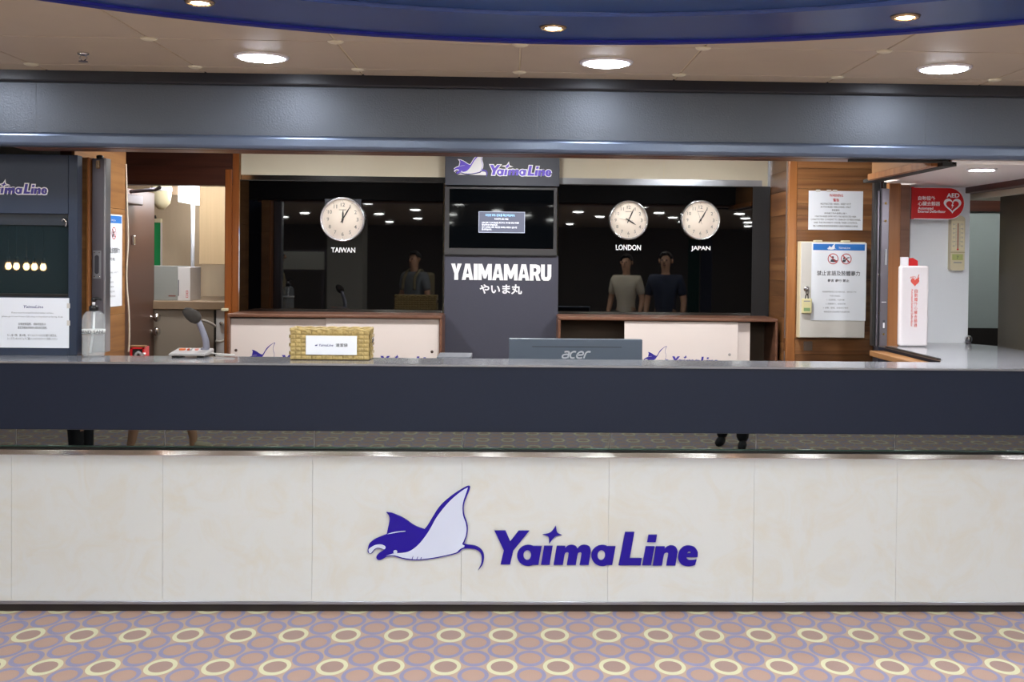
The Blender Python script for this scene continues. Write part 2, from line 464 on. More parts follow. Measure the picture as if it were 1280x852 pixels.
BELLY = [(948,92),(948,92),(930,150),(912,205),(905,262),(912,325),(930,375),(940,425),(936,480),(920,525),(907,553),(914,563),(925,568),(920,582),(900,590),(880,605),(858,625),(800,641),(700,663),(600,678),(540,682),(480,678),(420,668),(370,653),(325,648),(285,655),(285,655),(340,636),(380,632),(430,628),(470,618),(510,595),(560,550),(610,485),(650,420),(690,345),(740,275),(800,205),(860,150),(910,112)]
LOBE = [(145,603),(170,580),(200,565),(240,560),(272,570),(283,585),(272,601),(245,592),(217,588),(190,601),(168,629),(152,632)]
FIN = [(290,478),(290,478),(330,464),(380,454),(440,449),(440,449),(440,454),(385,461),(335,471)]
EYE = ell(362, 622, 16, 16, 20)
GILLS = [[(505,655),(509,655),(502,682),(495,682)], [(543,660),(548,660),(540,682),(534,682)], [(572,664),(578,666),(572,680),(566,680)]]
STAR = [(388,53),(388,53),(396,92),(423,107),(423,107),(384,116),(350,157),(350,157),(346,117),(313,104),(313,104),(358,92)]
LETTERS = [
 ('Y', [[(38,83),(100,83),(128,145),(176,83),(236,83),(146,196),(128,276),(74,276),(92,196)]]),
 ('a', [catmull(ell(231,224,63,60,18)), ell(226,222,22,29,16)]),
 ('a_stem', [[(259,170),(308,170),(290,278),(242,278)]]),
 ('i', [[(322,169),(371,169),(354,278),(305,278)]]),
 ('star', [catmull(STAR)]),
 ('m', [catmull([(394,169),(394,169),(444,169),(444,169),(442,181),(442,181),(458,168),(480,163),(502,169),(513,184),(513,184),(530,168),(552,163),(578,170),(588,190),(587,215),(577,278),(577,278),(526,278),(526,278),(536,218),(533,206),(522,206),(514,218),(504,278),(504,278),(453,278),(453,278),(462,218),(459,206),(448,206),(440,218),(430,278),(430,278),(377,278),(377,278)])]),
 ('a', [catmull(ell(655,224,62,60,18)), ell(650,222,22,29,16)]),
 ('a_stem', [[(682,170),(731,170),(713,278),(665,278)]]),
 ('L', [[(785,88),(838,88),(813,238),(883,238),(876,279),(750,279)]]),
 ('i', [[(905,170),(955,170),(936,279),(886,279)]]),
 ('dot', [[(920,104),(968,104),(961,146),(912,146)]]),
 ('n', [catmull([(963,170),(963,170),(1014,170),(1014,170),(1012,184),(1012,184),(1030,170),(1052,164),(1076,172),(1087,194),(1086,215),(1076,280),(1076,280),(1024,280),(1024,280),(1034,218),(1030,206),(1018,207),(1009,220),(999,280),(999,280),(946,280),(946,280)])]),
 ('e', [catmull([(1203,232),(1203,232),(1140,232),(1140,232),(1142,240),(1152,247),(1166,249),(1184,248),(1198,245),(1198,245),(1190,276),(1190,276),(1170,282),(1146,284),(1115,276),(1095,252),(1092,224),(1102,192),(1124,171),(1152,165),(1184,173),(1202,196),(1205,215)]), [(1143,210),(1148,201),(1156,198),(1163,201),(1164,210)]]),
]
# the wordmark's zoom: 4.571 units per photo px from (610, 645); the manta's: 6.556 from (440, 595)
def to_px_m(p): return (440+p[0]/6.556, 595+p[1]/6.556)
def to_px_w(p): return (610+p[0]/4.571, 645+p[1]/4.571)
CENTER = (667.0, 660.0)
def logo(parent, cx, cz, width, y, body_m, letter_m, white_m=None, thick=0.0, outline=None, manta=True, word=True, word_shift=0.0, manta_scale=1.0, names=('manta_body', 'manta_belly', 'letter'), belly_m_=None, sz=1.0):
    """the emblem spans 460..874 photo px on the counter front; here it is scaled to a width"""
    k = width/414.0
    def mp(f, pts, dx=0.0): return [((f(p)[0]+dx-CENTER[0])*k+cx, -(f(p)[1]-CENTER[1])*k*sz+cz) for p in pts]
    bel = belly_m_ or belly_m
    th = thick
    if manta:
        if outline:
            b = curve_bm([mp(to_px_m, catmull(MANTA, 3))], off=outline); place(b, y+0.0004, 1, 1, 0, 0); part('manta_outline', parent, b, white_m)
        b = curve_bm([mp(to_px_m, catmull(MANTA))], ext=th/2); place(b, y-th/2, 1, 1, 0, 0); part(names[0], parent, b, body_m)
        b = curve_bm([mp(to_px_m, catmull(BELLY))]); join_bm(b, curve_bm([mp(to_px_m, catmull(LOBE))])); join_bm(b, curve_bm([mp(to_px_m, EYE)])); join_bm(b, curve_bm([mp(to_px_m, catmull(FIN))]))
        place(b, y-th-0.0006, 1, 1, 0, 0); part(names[1], parent, b, bel)
        b = bmesh.new()
        for g in GILLS: join_bm(b, curve_bm([mp(to_px_m, g)]))
        place(b, y-th-0.0010, 1, 1, 0, 0); part('gill_marks', parent, b, body_m)
    if word:
        if outline:
            b = bmesh.new()
            for n_, (nm, lps) in enumerate(LETTERS):
                s2 = curve_bm([mp(to_px_w, lps[0], word_shift)], off=outline)
                for v_ in s2.verts: v_.co.z += 0.00015*(n_ % 3)
                join_bm(b, s2)
            place(b, y+0.0004, 1, 1, 0, 0); part('letter_outline', parent, b, white_m)
        acc = None
        if thick:
            i = 0; li = 0
            while i < len(LETTERS):
                nm, lps = LETTERS[i]
                li += 1; b = curve_bm([mp(to_px_w, l, word_shift) for l in lps], ext=th/2)
                while i+1 < len(LETTERS) and LETTERS[i+1][0] in ('a_stem', 'star', 'dot'):
                    i += 1; s2 = curve_bm([mp(to_px_w, l, word_shift) for l in LETTERS[i][1]], ext=th/2)
                    for v_ in s2.verts: v_.co.z += 0.0005
                    join_bm(b, s2)
                place(b, y-th/2+(0.0011 if li % 2 else 0.0), 1, 1, 0, 0); part(names[2], parent, b, letter_m); i += 1
        else:
            b = bmesh.new()
            for n_, (nm, lps) in enumerate(LETTERS):
                s2 = curve_bm([mp(to_px_w, l, word_shift) for l in lps])
                for v_ in s2.verts: v_.co.z += 0.0002*(n_ % 3)
                join_bm(b, s2)
            place(b, y, 1, 1, 0, 0); part('lettering', parent, b, letter_m)

# ================================================================== SETTING
ZC = 2.09
ZF = -0.014
structure('floor', box(-12, -16, -0.06, 12, 0.06, ZF), carpet_m)
structure('floor_office', box(-3.6, 0.06, -0.05, 3.6, 4.4, -0.002), office_floor_m)
# hall shell
structure('wall_front_left', box(-12.1, -0.1, ZF, -3.55, 0.0, 2.3), hall_wall_m)
structure('wall_front_right', box(3.55, -0.1, ZF, 12.1, 0.0, 2.3), hall_wall_m)
structure('wall_left', box(-12.1, -16, ZF, -12.0, 0.0, 2.3), hall_wall_m)
structure('wall_right', box(12.0, -16, ZF, 12.1, 0.0, 2.3), hall_wall_m)
structure('wall_hall_rear', box(-12.1, -16.1, ZF, 12.1, -16.0, 2.3), hall_wall_m)
# ceiling: tiles where they can be told apart, a slab beyond
ce = structure('ceiling')
TX, TY = 0.5875, 0.515
part('ceiling_slab', ce, box(-12, -16, ZC, 12, -2.45, ZC+0.06), tile_m)
part('ceiling_backing', ce, box(-12, -2.45, ZC+0.004, 12, 0.1, ZC+0.06), joint_m)
xs = [0.018+TX*i for i in range(-7, 7)]
ys = [-0.21, -0.355, -0.87, -1.385, -1.9, -2.45]
for i in range(len(xs)-1):
    for j in range(len(ys)-1):
        g = 0.003
        part('ceiling_tile', ce, box(xs[i]+g, ys[j+1]+g, ZC, xs[i+1]-g, ys[j]-g, ZC+0.02, 0.002, 1), tile_m)
for i in range(len(xs)):
    for y in ys[1:4]:
        b = lathe(bmesh.new(), [(0.0, -0.006), (0.018, -0.006), (0.024, -0.003), (0.026, 0.001)], (xs[i], y, ZC), 'Z', 20)
        part('joint_cap', ce, b, cap_m)
# side parts of the ceiling beyond the tile field
part('ceiling_edge', ce, box(-12, -2.45, ZC, xs[0], 0.1, ZC+0.02), tile_m)
part('ceiling_edge', ce, box(xs[-1], -2.45, ZC, 12, 0.1, ZC+0.02), tile_m)

# blue circular soffit hung under the ceiling
def ring_bm(cx, cy, r0, r1, z0, z1, seg=96):
    bm = bmesh.new(); A = []
    for i in range(seg):
        a = 2*PI*i/seg; c, s = math.cos(a), math.sin(a)
        A.append([bm.verts.new((cx+r*c, cy+r*s, z)) for r, z in ((r0, z0), (r1, z0), (r1, z1), (r0, z1))])
    for i in range(seg):
        p, q = A[i], A[(i+1) % seg]
        for k in range(4):
            f = bm.faces.new((p[k], p[(k+1) % 4], q[(k+1) % 4], q[k])); f.smooth = k in (1, 3)
    bmesh.ops.recalc_face_normals(bm, faces=bm.faces); return bm
BX, BY, BR = 0.13, -3.27, 2.2
so = structure('ceiling_blue_soffit')
part('soffit_ring', so, ring_bm(BX, BY, 1.85, BR-0.035, 2.062, ZC), blue_m)
part('soffit_trim', so, ring_bm(BX, BY, BR-0.035, BR, 2.054, ZC), blue_trim_m)
bm = bmesh.new(); lathe(bm, [(0.0, 0.0), (1.85, 0.0), (1.85, 0.01)], (BX, BY, 2.074), 'Z', 96)
part('soffit_recess', so, bm, blue_in_m)

# lintel over the counter opening
ln = structure('lintel')
YL = -0.2
z_top0, z_lip1, z_lip0 = 2.047, 1.861, 1.808
seams = [-0.2-2.2] + [at(u, 145, YL).x for u in (45, 548, 672, 1037, 1157, 1217)] + [3.6]
seams[0] = -3.6
for a, b in zip(seams, seams[1:]):
    part('header_panel', ln, box(a+0.0002, YL, z_lip1, b-0.0002, YL+0.03, z_top0, 0.0003, 1), header_m)
part('lintel_core', ln, box(-3.6, YL+0.03, 1.826, 3.6, 0.02, 2.12), dark_m)
part('top_trim', ln, box(-3.6, YL-0.022, z_top0, 3.6, YL+0.05, 2.10, 0.008, 3), header_dark_m)
part('bottom_lip', ln, box(-3.6, YL-0.016, z_lip0, 3.6, YL+0.05, z_lip1, 0.014, 4), header_lip_m)
part('wood_soffit_edge', ln, box(-1.9, -0.145, 1.8075, 1.66, -0.02, 1.8255, 0.003, 1), wood_desk_m)

# office shell
YB = 1.95
wb = structure('wall_back')
part('wall_surface', wb, box(-1.56, YB, 0, 1.55, YB+0.06, 2.2), cream_m)
x0, x1, z0, z1 = pr(300, 219, 553, 227, YB-0.004)
part('chrome_rail', wb, box(-1.56, YB-0.006, 1.832, 0.0, YB, 1.866), chrome_m)
part('chrome_rail', wb, box(0.0, YB-0.006, 1.832, 1.44, YB, 1.872), alu_m)
part('corner_trim', wb, box(-1.563, YB-0.012, 0.9, -1.552, YB, 2.1), chrome_m)
for u in (428, 760, 830):
    xx = at(u, 206, YB).x
    part('wall_joint', wb, box(xx-0.001, YB-0.001, 1.87, xx+0.001, YB+0.01, 2.1), joint_m)
structure('ceiling_office', box(-3.6, 0.02, 2.12, 1.6, 4.4, 2.17), soffit_m)
# wooden return wall left of the doorway: planks
wl = structure('wall_office_left')
XL = -1.87
yk = 0.985
part('wall_core', wl, box(XL-0.06, 0.36, 0, XL-0.012, yk-0.004, 2.12), wood_dark_m)
zz = 0.2
while zz < 2.1:
    h = random.choice((0.42, 0.5, 0.36)); z2 = min(zz+h, 2.12)
    part('plank', wl, box(XL-0.013, 0.36, zz+0.0006, XL, yk, z2-0.0006, 0.0015, 1), wood_side_m); zz = z2
structure('wall_office_far_left', box(-3.6, 0.1, 0, -3.5, 4.4, 2.2), dark_m)

# doorway in the back wall
d1 = structure('door_1')
dx0, dx1 = -2.62, -1.642
part('door_header', d1, box(-3.5, YB, 1.90, -1.563, YB+0.1, 2.15), wood_dark_m)
part('door_rail', d1, box(-3.5, YB-0.012, 1.802, -1.60, YB+0.1, 1.91, 0.004, 1), wood_dark_m)
part('door_jamb', d1, box(dx1, YB-0.016, 0, dx1+0.04, YB+0.1, 1.895, 0.004, 1), wood_frame_m)
part('door_casing', d1, box(dx1+0.04, YB-0.008, 0, -1.563, YB+0.1, 2.15, 0.003, 1), wood_frame_m)
st = part('strike_latch', d1, box(-1.652, YB-0.05, 1.088, -1.615, YB-0.016, 1.104, 0.004, 2), ivory_m)
# the leaf swings back into the pantry
leaf = part('door_leaf', d1, box(-2.365, YB+0.11, 0.01, -2.30, YB+0.80, 1.80, 0.004, 1), door_m)
def leafpart(n, bm, mt, lab=None):
    me_parent = leaf; return part(n, me_parent, bm, mt, lab)
leafpart('door_closer', box(-2.30, YB+0.08, 1.70, -2.245, YB+0.42, 1.76, 0.008, 2), steel_m, 'silver door closer body')
bm = bmesh.new(); tube(bm, [(-2.265, YB+0.25, 1.775), (-2.17, YB+0.42, 1.80), (-2.06, YB+0.14, 1.795)], 0.011, 8); leafpart('closer_arm', bm, steel_m)
leafpart('coat_hook', box(-2.30, YB+0.36, 1.46, -2.28, YB+0.39, 1.52, 0.006, 2), chrome_m)
for z in (1.005, 0.915):
    bm = lathe(bmesh.new(), [(0.0, 0.06), (0.02, 0.058), (0.03, 0.045), (0.028, 0.03), (0.012, 0.022), (0.012, 0.0), (0.03, -0.002)], (-2.30, YB+0.73, z), 'X', 20)
    leafpart('door_knob', bm, chrome_m)

# pantry shell behind the doorway
structure('wall_pantry_back', box(-3.5, 3.60, 0, -1.2, 3.65, 2.2), pantry_wall_m)
structure('wall_pantry_right', box(-1.62, 2.06, 0, -1.56, 3.60, 2.2), pantry_wall_m)
structure('wall_pantry_left', box(-3.5, 2.06, 0, -3.44, 3.60, 2.2), pantry_wall_m)

# walnut wall right of the glass: planked side and planked front
wr = structure('wall_walnut')
XS, YF = 1.486, 1.5
XE = 1.955
part('wall_core', wr, box(XS+0.014, YF+0.014, 0, 2.0, 2.0, 2.15), wood_dark_m)
zs_ = [0.55, 0.80, 0.905, 0.99, 1.06, 1.17, 1.23, 1.315, 1.40, 1.50, 1.575, 1.655, 1.72, 1.80, 1.85, 1.91, 2.12]
for a, b in zip(zs_, zs_[1:]):
    part('plank', wr, box(XS+0.045, YF, a+0.0005, XE, YF+0.014, b-0.0005, 0.001, 1), wood_m)
zs_ = [0.55, 0.86, 0.96, 1.10, 1.21, 1.30, 1.42, 1.54, 1.66, 1.79, 1.90, 2.12]
for a, b in zip(zs_, zs_[1:]):
    part('plank', wr, box(XS, YF+0.03, a+0.0005, XS+0.014, YB, b-0.0005, 0.001, 1), wood_m)
part('corner_post', wr, box(XS-0.002, YF-0.004, 0.5, XS+0.045, YF+0.03, 2.12, 0.004, 2), wood_v_m)
part('edge_strip', wr, box(XS-0.006, YF+0.03, 0.5, XS, YF+0.036, 2.12), alu_m)
part('glass_edge_strip', wr, box(XS-0.012, YB-0.012, 1.09, XS, YB, 2.1), alu_m)
for z in (1.36, 0.92):
    part('hinge', wr, box(XS-0.008, YF+0.02, z, XS-0.001, YF+0.035, z+0.07, 0.001, 1), chrome_m)
part('switch_plate', wr, box(1.578, YF-0.004, 0.925, 1.625, YF, 0.975, 0.001, 1), mat('brown_plate', '#6b5a50', 0.5))
part('metal_edge_profile', wr, box(XE, YF-0.02, 0.5, XE+0.026, YF+0.02, 1.86, 0.002, 1), steel_m)
# wooden lintel beam above the shutter track
tk = structure('trim_shutter_track')
part('beam_face', tk, box(1.667, -0.1, 1.815, 1.70, 0.68, 2.12), wood_side_m)
part('beam_rail', tk, box(1.640, -0.12, 1.785, 1.667, 0.66, 1.815, 0.003, 1), wood_v_m)
part('ceiling_track', tk, prism(bmesh.new(), [(1.665, -0.17), (1.72, -0.17), (1.72, 0.80), (1.665, 0.80)], 1.784, 1.80), dark_m)
part('track_return', tk, box(1.30, -0.165, 1.797, 1.69, -0.147, 1.806, 0.0), dark_m)

# passage on the right
structure('ceiling_passage', prism(bmesh.new(), [(1.70, -0.17), (3.6, -0.17), (3.6, 1.30), (1.96, 1.30), (1.96, 0.9), (1.80, 0.9), (1.80, 0.68), (1.70, 0.68)], 1.792, 1.86), soffit_m)
structure('ceiling_passage_far', box(1.9, 1.30, 2.15, 4.2, 2.7, 2.2), soffit_m)
wp = structure('wall_passage')
part('wall_surface', wp, box(2.02, 1.14, 0, 2.325, 1.20, 1.80), white_wall_m)
part('wall_return', wp, box(2.265, 1.20, 0, 2.325, 1.42, 1.80), white_wall_m)
wg = structure('wall_passage_far')
part('wall_surface', wg, box(1.9, 2.6, 0, 4.2, 2.66, 1.74), grey_wall_m)
part('header_board', wg, box(1.9, 2.58, 1.74, 4.2, 2.68, 2.15), wood_dark_m)
part('baseboard', wg, box(1.9, 2.585, 0.85, 4.2, 2.60, 0.99), dark_m)
structure('wall_passage_right', prism(bmesh.new(), [(2.3955, 0.062), (2.3955, 0.95), (2.46, 0.95), (2.46, 1.0), (4.2, 1.0), (4.2, 0.062)], 0.0, 1.735), olive_m)
structure('trim_passage_wood', box(2.30, -0.17, 1.762, 2.36, 1.28, 1.793, 0.003, 1), wood_dark_m)
structure('trim_passage_top', box(2.36, 0.062, 1.735, 4.2, 1.28, 1.793), cream_m)
# posts behind the right shutter stack
pt = structure('column_wood')
part('post_front', pt, box(1.825, 0.90, 0, 1.885, 0.96, 1.792, 0.003, 1), wood_v_m)
part('post_rear', pt, box(1.885, 1.00, 0, 1.967, 1.16, 1.792, 0.003, 1), wood_desk_m)
# jamb beside the ticket window
jb = structure('column_wood_left')
x0, x1, _, _ = pr(97, 300, 108.5, 400, 0.16)
part('jamb_face', jb, box(x0-0.02, 0.16, 0.99, x1, 0.30, 1.80, 0.003, 1), wood_side_m)
part('jamb_edge', jb, box(x1, 0.15, 0.99, x1+0.013, 0.30, 1.80, 0.003, 1), wood_v_m)

# ================================================================== RECEPTION COUNTER
rc = thing('reception_counter', 'long reception counter with navy fascia, tinted mirror band and cream stone front panels', 'counter', (0, 0, 0))
px_s = [14.3, 203.3, 390.4, 577, 760.5, 942, 1120.5]
sx_ = [at(u, 660, 0).x for u in px_s]
w_ = (sx_[-1]-sx_[0])/6
sx_ = [sx_[0]-2*w_, sx_[0]-w_] + sx_ + [sx_[-1]+w_*i for i in range(1, 5)]
for a, b in zip(sx_, sx_[1:]):
    part('front_panel', rc, box(a+0.0004, 0.0, 0.03, b-0.0004, 0.02, 0.612, 0.0006, 1), marble_m)
XA, XB = sx_[0], sx_[-1]
part('carcass', rc, box(XA, 0.046, 0.0, XB, 0.06, 0.99), dark_m)
part('panel_backing', rc, box(XA, 0.0195, 0.025, XB, 0.046, 0.61), kick_m)
part('kick_plate', rc, box(XA, 0.012, ZF, XB, 0.046, 0.026), kick_m)
part('base_trim', rc, box(XA, -0.004, 0.017, XB, 0.02, 0.030, 0.002, 1), alu_m)
bm = bmesh.new(); lo = [bm.verts.new((XA, y, z)) for y, z in ((-0.010, 0.612), (-0.010, 0.614), (-0.0065, 0.632), (0.03, 0.633), (0.03, 0.612))]; hi = [bm.verts.new((XB, v.co.y, v.co.z)) for v in lo]
bm.faces.new(lo); bm.faces.new(hi[::-1])
for i in range(5): bm.faces.new((lo[i], hi[i], hi[(i+1) % 5], lo[(i+1) % 5]))
bmesh.ops.recalc_face_normals(bm, faces=bm.faces); part('chrome_ledge', rc, bm, chrome_m)
part('ledge_gap', rc, box(XA, 0.012, 0.633, XB, 0.045, 0.6385), black_m)
ms = [at(u, 552, 0.03).x for u in (20, 206, 393, 578.5, 762, 945, 1119)]
ms = [ms[0]-2*w_, ms[0]-w_] + ms + [ms[-1]+w_*i for i in range(1, 5)]
for a, b in zip(ms, ms[1:]):
    part('mirror_pane', rc, box(a+0.0018, 0.030, 0.638, b-0.0018, 0.036, 0.80, 0.0006, 1), mirror_m)
part('mirror_bottom_edge', rc, box(XA, 0.026, 0.638, XB, 0.0300, 0.643), mirror_edge_m)
part('mirror_backing', rc, box(XA, 0.0345, 0.63, XB, 0.046, 0.80), white_print_m)
part('fascia', rc, box(XA, -0.2, 0.742, XB, 0.045, 0.994, 0.004, 2), fascia_m)
def top_shape():
    return [(XA, -0.203), (XB, -0.203), (XB, 0.0), (2.395, 0.0), (2.395, 0.95), (2.30, 1.14), (2.0, 1.14), (1.93, 1.0), (1.80, 0.95), (1.80, 0.16), (1.76, 0.06), (XA, 0.06)]
part('countertop', rc, prism(bmesh.new(), top_shape(), 0.9945, 1.0), top_m)
part('top_edge', rc, box(XA, -0.2045, 0.9925, XB, -0.2025, 1.0), alu_m)
part('wing_front', rc, box(1.80, 0.06, 0.0, 1.83, 0.95, 0.993), fascia_m)
part('inner_shelf', rc, box(1.725, 0.10, 0.955, 1.796, 0.85, 0.982, 0.003, 1), wood_side_m)
part('floor_track', rc, box(1.788, 0.17, 1.0, 1.806, 0.80, 1.006), dark_m)
part('floor_track_lip', rc, box(1.806, 0.17, 1.0, 1.812, 0.80, 1.003), alu_m)

# emblem on the counter front
lg = thing('emblem_sign', 'raised purple manta ray emblem and lettering on the cream counter front', 'sign', (0.1, 0, 0.3))
cc = at(CENTER[0], CENTER[1], -0.008)
s_emb = at(874, 690, -0.008).x - at(460, 690, -0.008).x
logo(lg, cc.x, cc.z, s_emb, -0.0022, purple_m, purple_m, thick=0.008)
# ================================================================== LIGHTS (each lamp is a thing with its own emitting diffuser)
def downlight(label, x, y, zc, r, m_emit, group=None, rim=white_print_m):
    t = thing('ceiling_light', label, 'ceiling light', (x, y, zc), group=group)
    part('trim_ring', t, lathe(bmesh.new(), [(r, -0.003), (r+0.003, -0.008), (r+0.012, -0.006), (r+0.016, 0.0)], (x, y, zc), 'Z', 36), rim)
    part('diffuser', t, lathe(bmesh.new(), [(0.0, -0.2*r), (r*0.5, -0.185*r), (r*0.85, -0.14*r), (r+0.001, -0.005), (r+0.001, 0.0)], (x, y, zc), 'Z', 36), m_emit)
    return t
row = [(-0.867, 'round white LED downlight over the left of the counter, above the first wall clock'),
       (0.317, 'round white LED downlight over the middle of the counter, right of the display pillar'),
       (1.501, 'round white LED downlight over the right end of the counter, above the red flag sign')]
first = None
for x, lab in row:
    if first is None: first = downlight(lab, x, -0.585, ZC, 0.078, led_m, 'LED downlights along the header')
    else: dup(first, (x, -0.585, ZC), lab)
HG = 'hall downlights seen in the dark glass'
HL = 'round white hall downlight mirrored in the black glass behind the counter'
for x in (-2.05, 2.69): dup(first, (x, -0.585, ZC), 'round white LED downlight over the counter just beyond the picture edge')
hall = None
for k, y in enumerate((-1.76, -2.94, -4.11, -5.9, -7.7, -9.4, -11.3, -13.4)):
    for i in range(-9 if y < -9 else -4, 5):
        x = 0.317 + 1.175*i + (0.0 if y > -5 else (0.45*k) % 1.175)
        if math.hypot(x-BX, y-BY) < BR+0.15: continue
        if hall is None: hall = downlight(HL, x, y, ZC, 0.078, hall_led_m, HG)
        else: dup(hall, (x, y, ZC))
RL = None
for i in range(12):                     # white LEDs in the recess of the soffit, just above the picture
    a = PI/2 + 2*PI*i/12
    x, y = BX+1.5*math.cos(a), BY+1.5*math.sin(a)
    if RL is None: RL = downlight('round white LED downlight in the recess of the blue soffit above the hall', x, y, 2.074, 0.07, recess_led_m, 'LED downlights in the soffit recess')
    else: dup(RL, (x, y, 2.074))
for i in range(13):
    a = PI/2 + 0.011 + (i-0)*2*PI/13
    x, y = BX+1.99*math.cos(a), BY+1.99*math.sin(a)
    vis = {0: 'small warm halogen spotlight at the middle of the blue soffit', 1: 'small warm halogen spotlight at the left of the blue soffit, cut by the picture top', 12: 'small warm halogen spotlight at the right of the blue soffit'}
    lab = vis.get(i, 'small warm halogen spotlight in the blue soffit above the hall')
    t = thing('spotlight', lab, 'spotlight', (x, y, 2.062), group='halogen spots around the blue soffit')
    part('rim', t, lathe(bmesh.new(), [(0.026, -0.001), (0.028, -0.007), (0.036, -0.006), (0.040, 0.0)], (x, y, 2.062), 'Z', 28), halo_m)
    part('lamp', t, lathe(bmesh.new(), [(0.0, -0.006), (0.018, -0.005), (0.0255, -0.001)], (x, y, 2.062), 'Z', 28), spot_m)
# office lights above the back room, hidden by the lintel
for x in (-1.2, 0.0, 1.1):
    downlight('round office downlight above the back room, seen as a glow in the chrome rail', x, 0.95, 2.12, 0.10, office_led_m, 'office ceiling lights')
downlight('small round downlight in the pale passage ceiling on the right', 1.905, 0.03, 1.792, 0.045, mat('passage_diffuser', '#ffffff', 0.5, emit='#f6f6fa', estr=200.0), None)
downlight('unseen round lamp added in the far passage to brighten its grey wall, hidden by the pale soffit', 3.0, 1.95, 2.15, 0.08, hall_led_m, None)  # unseen fill lamp, added to brighten the grey wall beyond
downlight('unseen round lamp added behind the pantry doorway to brighten the cupboard, hidden by the door header', -2.0, 2.35, 2.12, 0.08, office_led_m, None)  # added out of sight so the pantry cupboard is lit from the front
# sprinkler on the ceiling tiles
p = atz(104, 66, ZC)
t = thing('sprinkler', 'small chrome fire sprinkler head on the beige ceiling tiles', 'sprinkler', (p.x, p.y, ZC))
part('rosette', t, lathe(bmesh.new(), [(0.02, 0.0), (0.018, -0.006), (0.010, -0.009), (0.0, -0.009)], p, 'Z', 20), chrome_m)
bm = bmesh.new()
for a in (0, PI): tube(bm, [(p.x+0.006*math.cos(a), p.y, ZC-0.008), (p.x+0.013*math.cos(a), p.y, ZC-0.016), (p.x+0.004*math.cos(a), p.y, ZC-0.027)], 0.0025, 6)
part('frame_arms', t, bm, chrome_m)
part('deflector', t, lathe(bmesh.new(), [(0.0, -0.027), (0.015, -0.028), (0.015, -0.031), (0.0, -0.031)], p, 'Z', 20), steel_m)

# ================================================================== LEFT: ticket window, shutter, poster
YW = 0.05
tw = thing('ticket_window', 'navy ticket booth front with a glass hatch at the left end of the counter', 'window', (-2.2, YW, 1.0))
xr = at(96.5, 320, YW).x
gx1 = at(85, 320, YW).x
_, _, gz0, gz1 = pr(20, 267, 85, 371, YW)
zt = at(50, 193, YW).z
XW0 = -3.1
part('upper_panel', tw, box(XW0, YW, gz1, gx1, YW+0.04, zt, 0.001, 1), navy_frame_m)
part('stile', tw, box(gx1+0.0005, YW, 1.0, xr, YW+0.05, zt, 0.002, 1), navy_frame_m)
part('lower_panel', tw, box(XW0, YW, 1.0, gx1, YW+0.04, gz0, 0.001, 1), navy_frame_m)
part('far_stile', tw, box(XW0-0.08, YW, 1.0, XW0, YW+0.05, zt), navy_frame_m)
part('glass_pane', tw, box(XW0, YW+0.028, gz0, gx1, YW+0.034, gz1), glass_m)
part('rear_pane', tw, box(XW0, YW+0.05, gz0, gx1-0.10, YW+0.055, gz1), glass_m)
part('track_top', tw, box(XW0, YW+0.02, gz1-0.045, gx1, YW+0.026, gz1), mat('window_rail', '#232d3a', 0.3))
part('track_bottom', tw, box(XW0, YW+0.01, gz0, gx1, YW+0.03, gz0+0.012), black_m)
cl = at(79, 279, YW)
bm = bmesh.new(); tube(bm, smooth_path([(cl.x-0.012, YW+0.018, cl.z+0.010), (cl.x-0.004, YW+0.012, cl.z+0.018), (cl.x+0.008, YW+0.012, cl.z+0.008), (cl.x+0.004, YW+0.014, cl.z-0.012)], 5), 0.005, 8)
part('latch_clip', tw, bm, chrome_m)
x1_ = at(58.5, 236, YW).x; zb = at(30, 242, YW).z; ztop = at(30, 228.2, YW).z
wpx = (x1_-at(0, 236, YW).x)/58.5
k_ = 75.5*wpx/255.3*414.0   # width of the whole emblem when the word spans 75.5 px
logo(tw, x1_-(872.5-CENTER[0])*k_/414.0, zb+(706-CENTER[1])*k_/414.0, k_, YW-0.0006, mid_purple_m, mid_purple_m, white_print_m, outline=0.0042)
part('wall_booth_back', None, box(-3.5, 1.0, 0.0, -2.0, 1.03, 1.95), grey_wall_m)['kind'] = 'structure'

def paper(label, rect, y, mt=paper_m, cat='notice', group=None, name='paper_notice'):
    x0, x1, z0, z1 = rect
    t = thing(name, label, cat, ((x0+x1)/2, y, z0), group=group)
    part('sheet', t, box(x0, y-0.0012, z0, x1, y, z1), mt)
    return t
rx = pr(-4, 372, 86.5, 434.5, YW)
pn = paper('white multilingual paper notice taped below the ticket window glass', rx, YW-0.0005)
yy = YW-0.0024
wpt = (rx[1]-rx[0])
def zfr(v, u=41): return at(u, v, YW).z
def xfr(u): return at(u, 400, YW).x
hl = 0.0105
text_lines('heading', pn, [('YaimaLine', xfr(42), zfr(385), 0.012, 0.078)], yy, navy_ink_m, 0.01, 0.2)
text_lines('printed_text', pn, [
 ('If you need food and bottled water service,', xfr(41), zfr(392.3), hl*0.8, 0.165),
 ('please go to our Ocean Cafe shop to buy them at its top deck.', xfr(41), zfr(397), hl*0.8, 0.24),
 ('如需餐飲服務，或飲用瓶裝水', xfr(40.5), zfr(406.5), hl, 0.108),
 ('請至頂樓海洋咖啡人員將為您服務。', xfr(41), zfr(411), hl, 0.116),
 ('もし食べ物、飲み物、ボトル入りの水が必要な場合は、', xfr(40.5), zfr(420.5), hl, 0.195),
 ('トップデッキのカフェでご購入いただけますのでご利用ください', xfr(41), zfr(424.8), hl, 0.195)], yy, ink_m, 0.0)
bm = bmesh.new()
for u, v in ((86, 382), (86, 403.5)):
    q = at(u, v, YW); bx(bm, q.x-0.006, YW-0.004, q.z-0.010, q.x+0.006, YW-0.0019, q.z+0.010)
part('tape', pn, bm, mat('clear_tape', '#d8d4d0', 0.15))

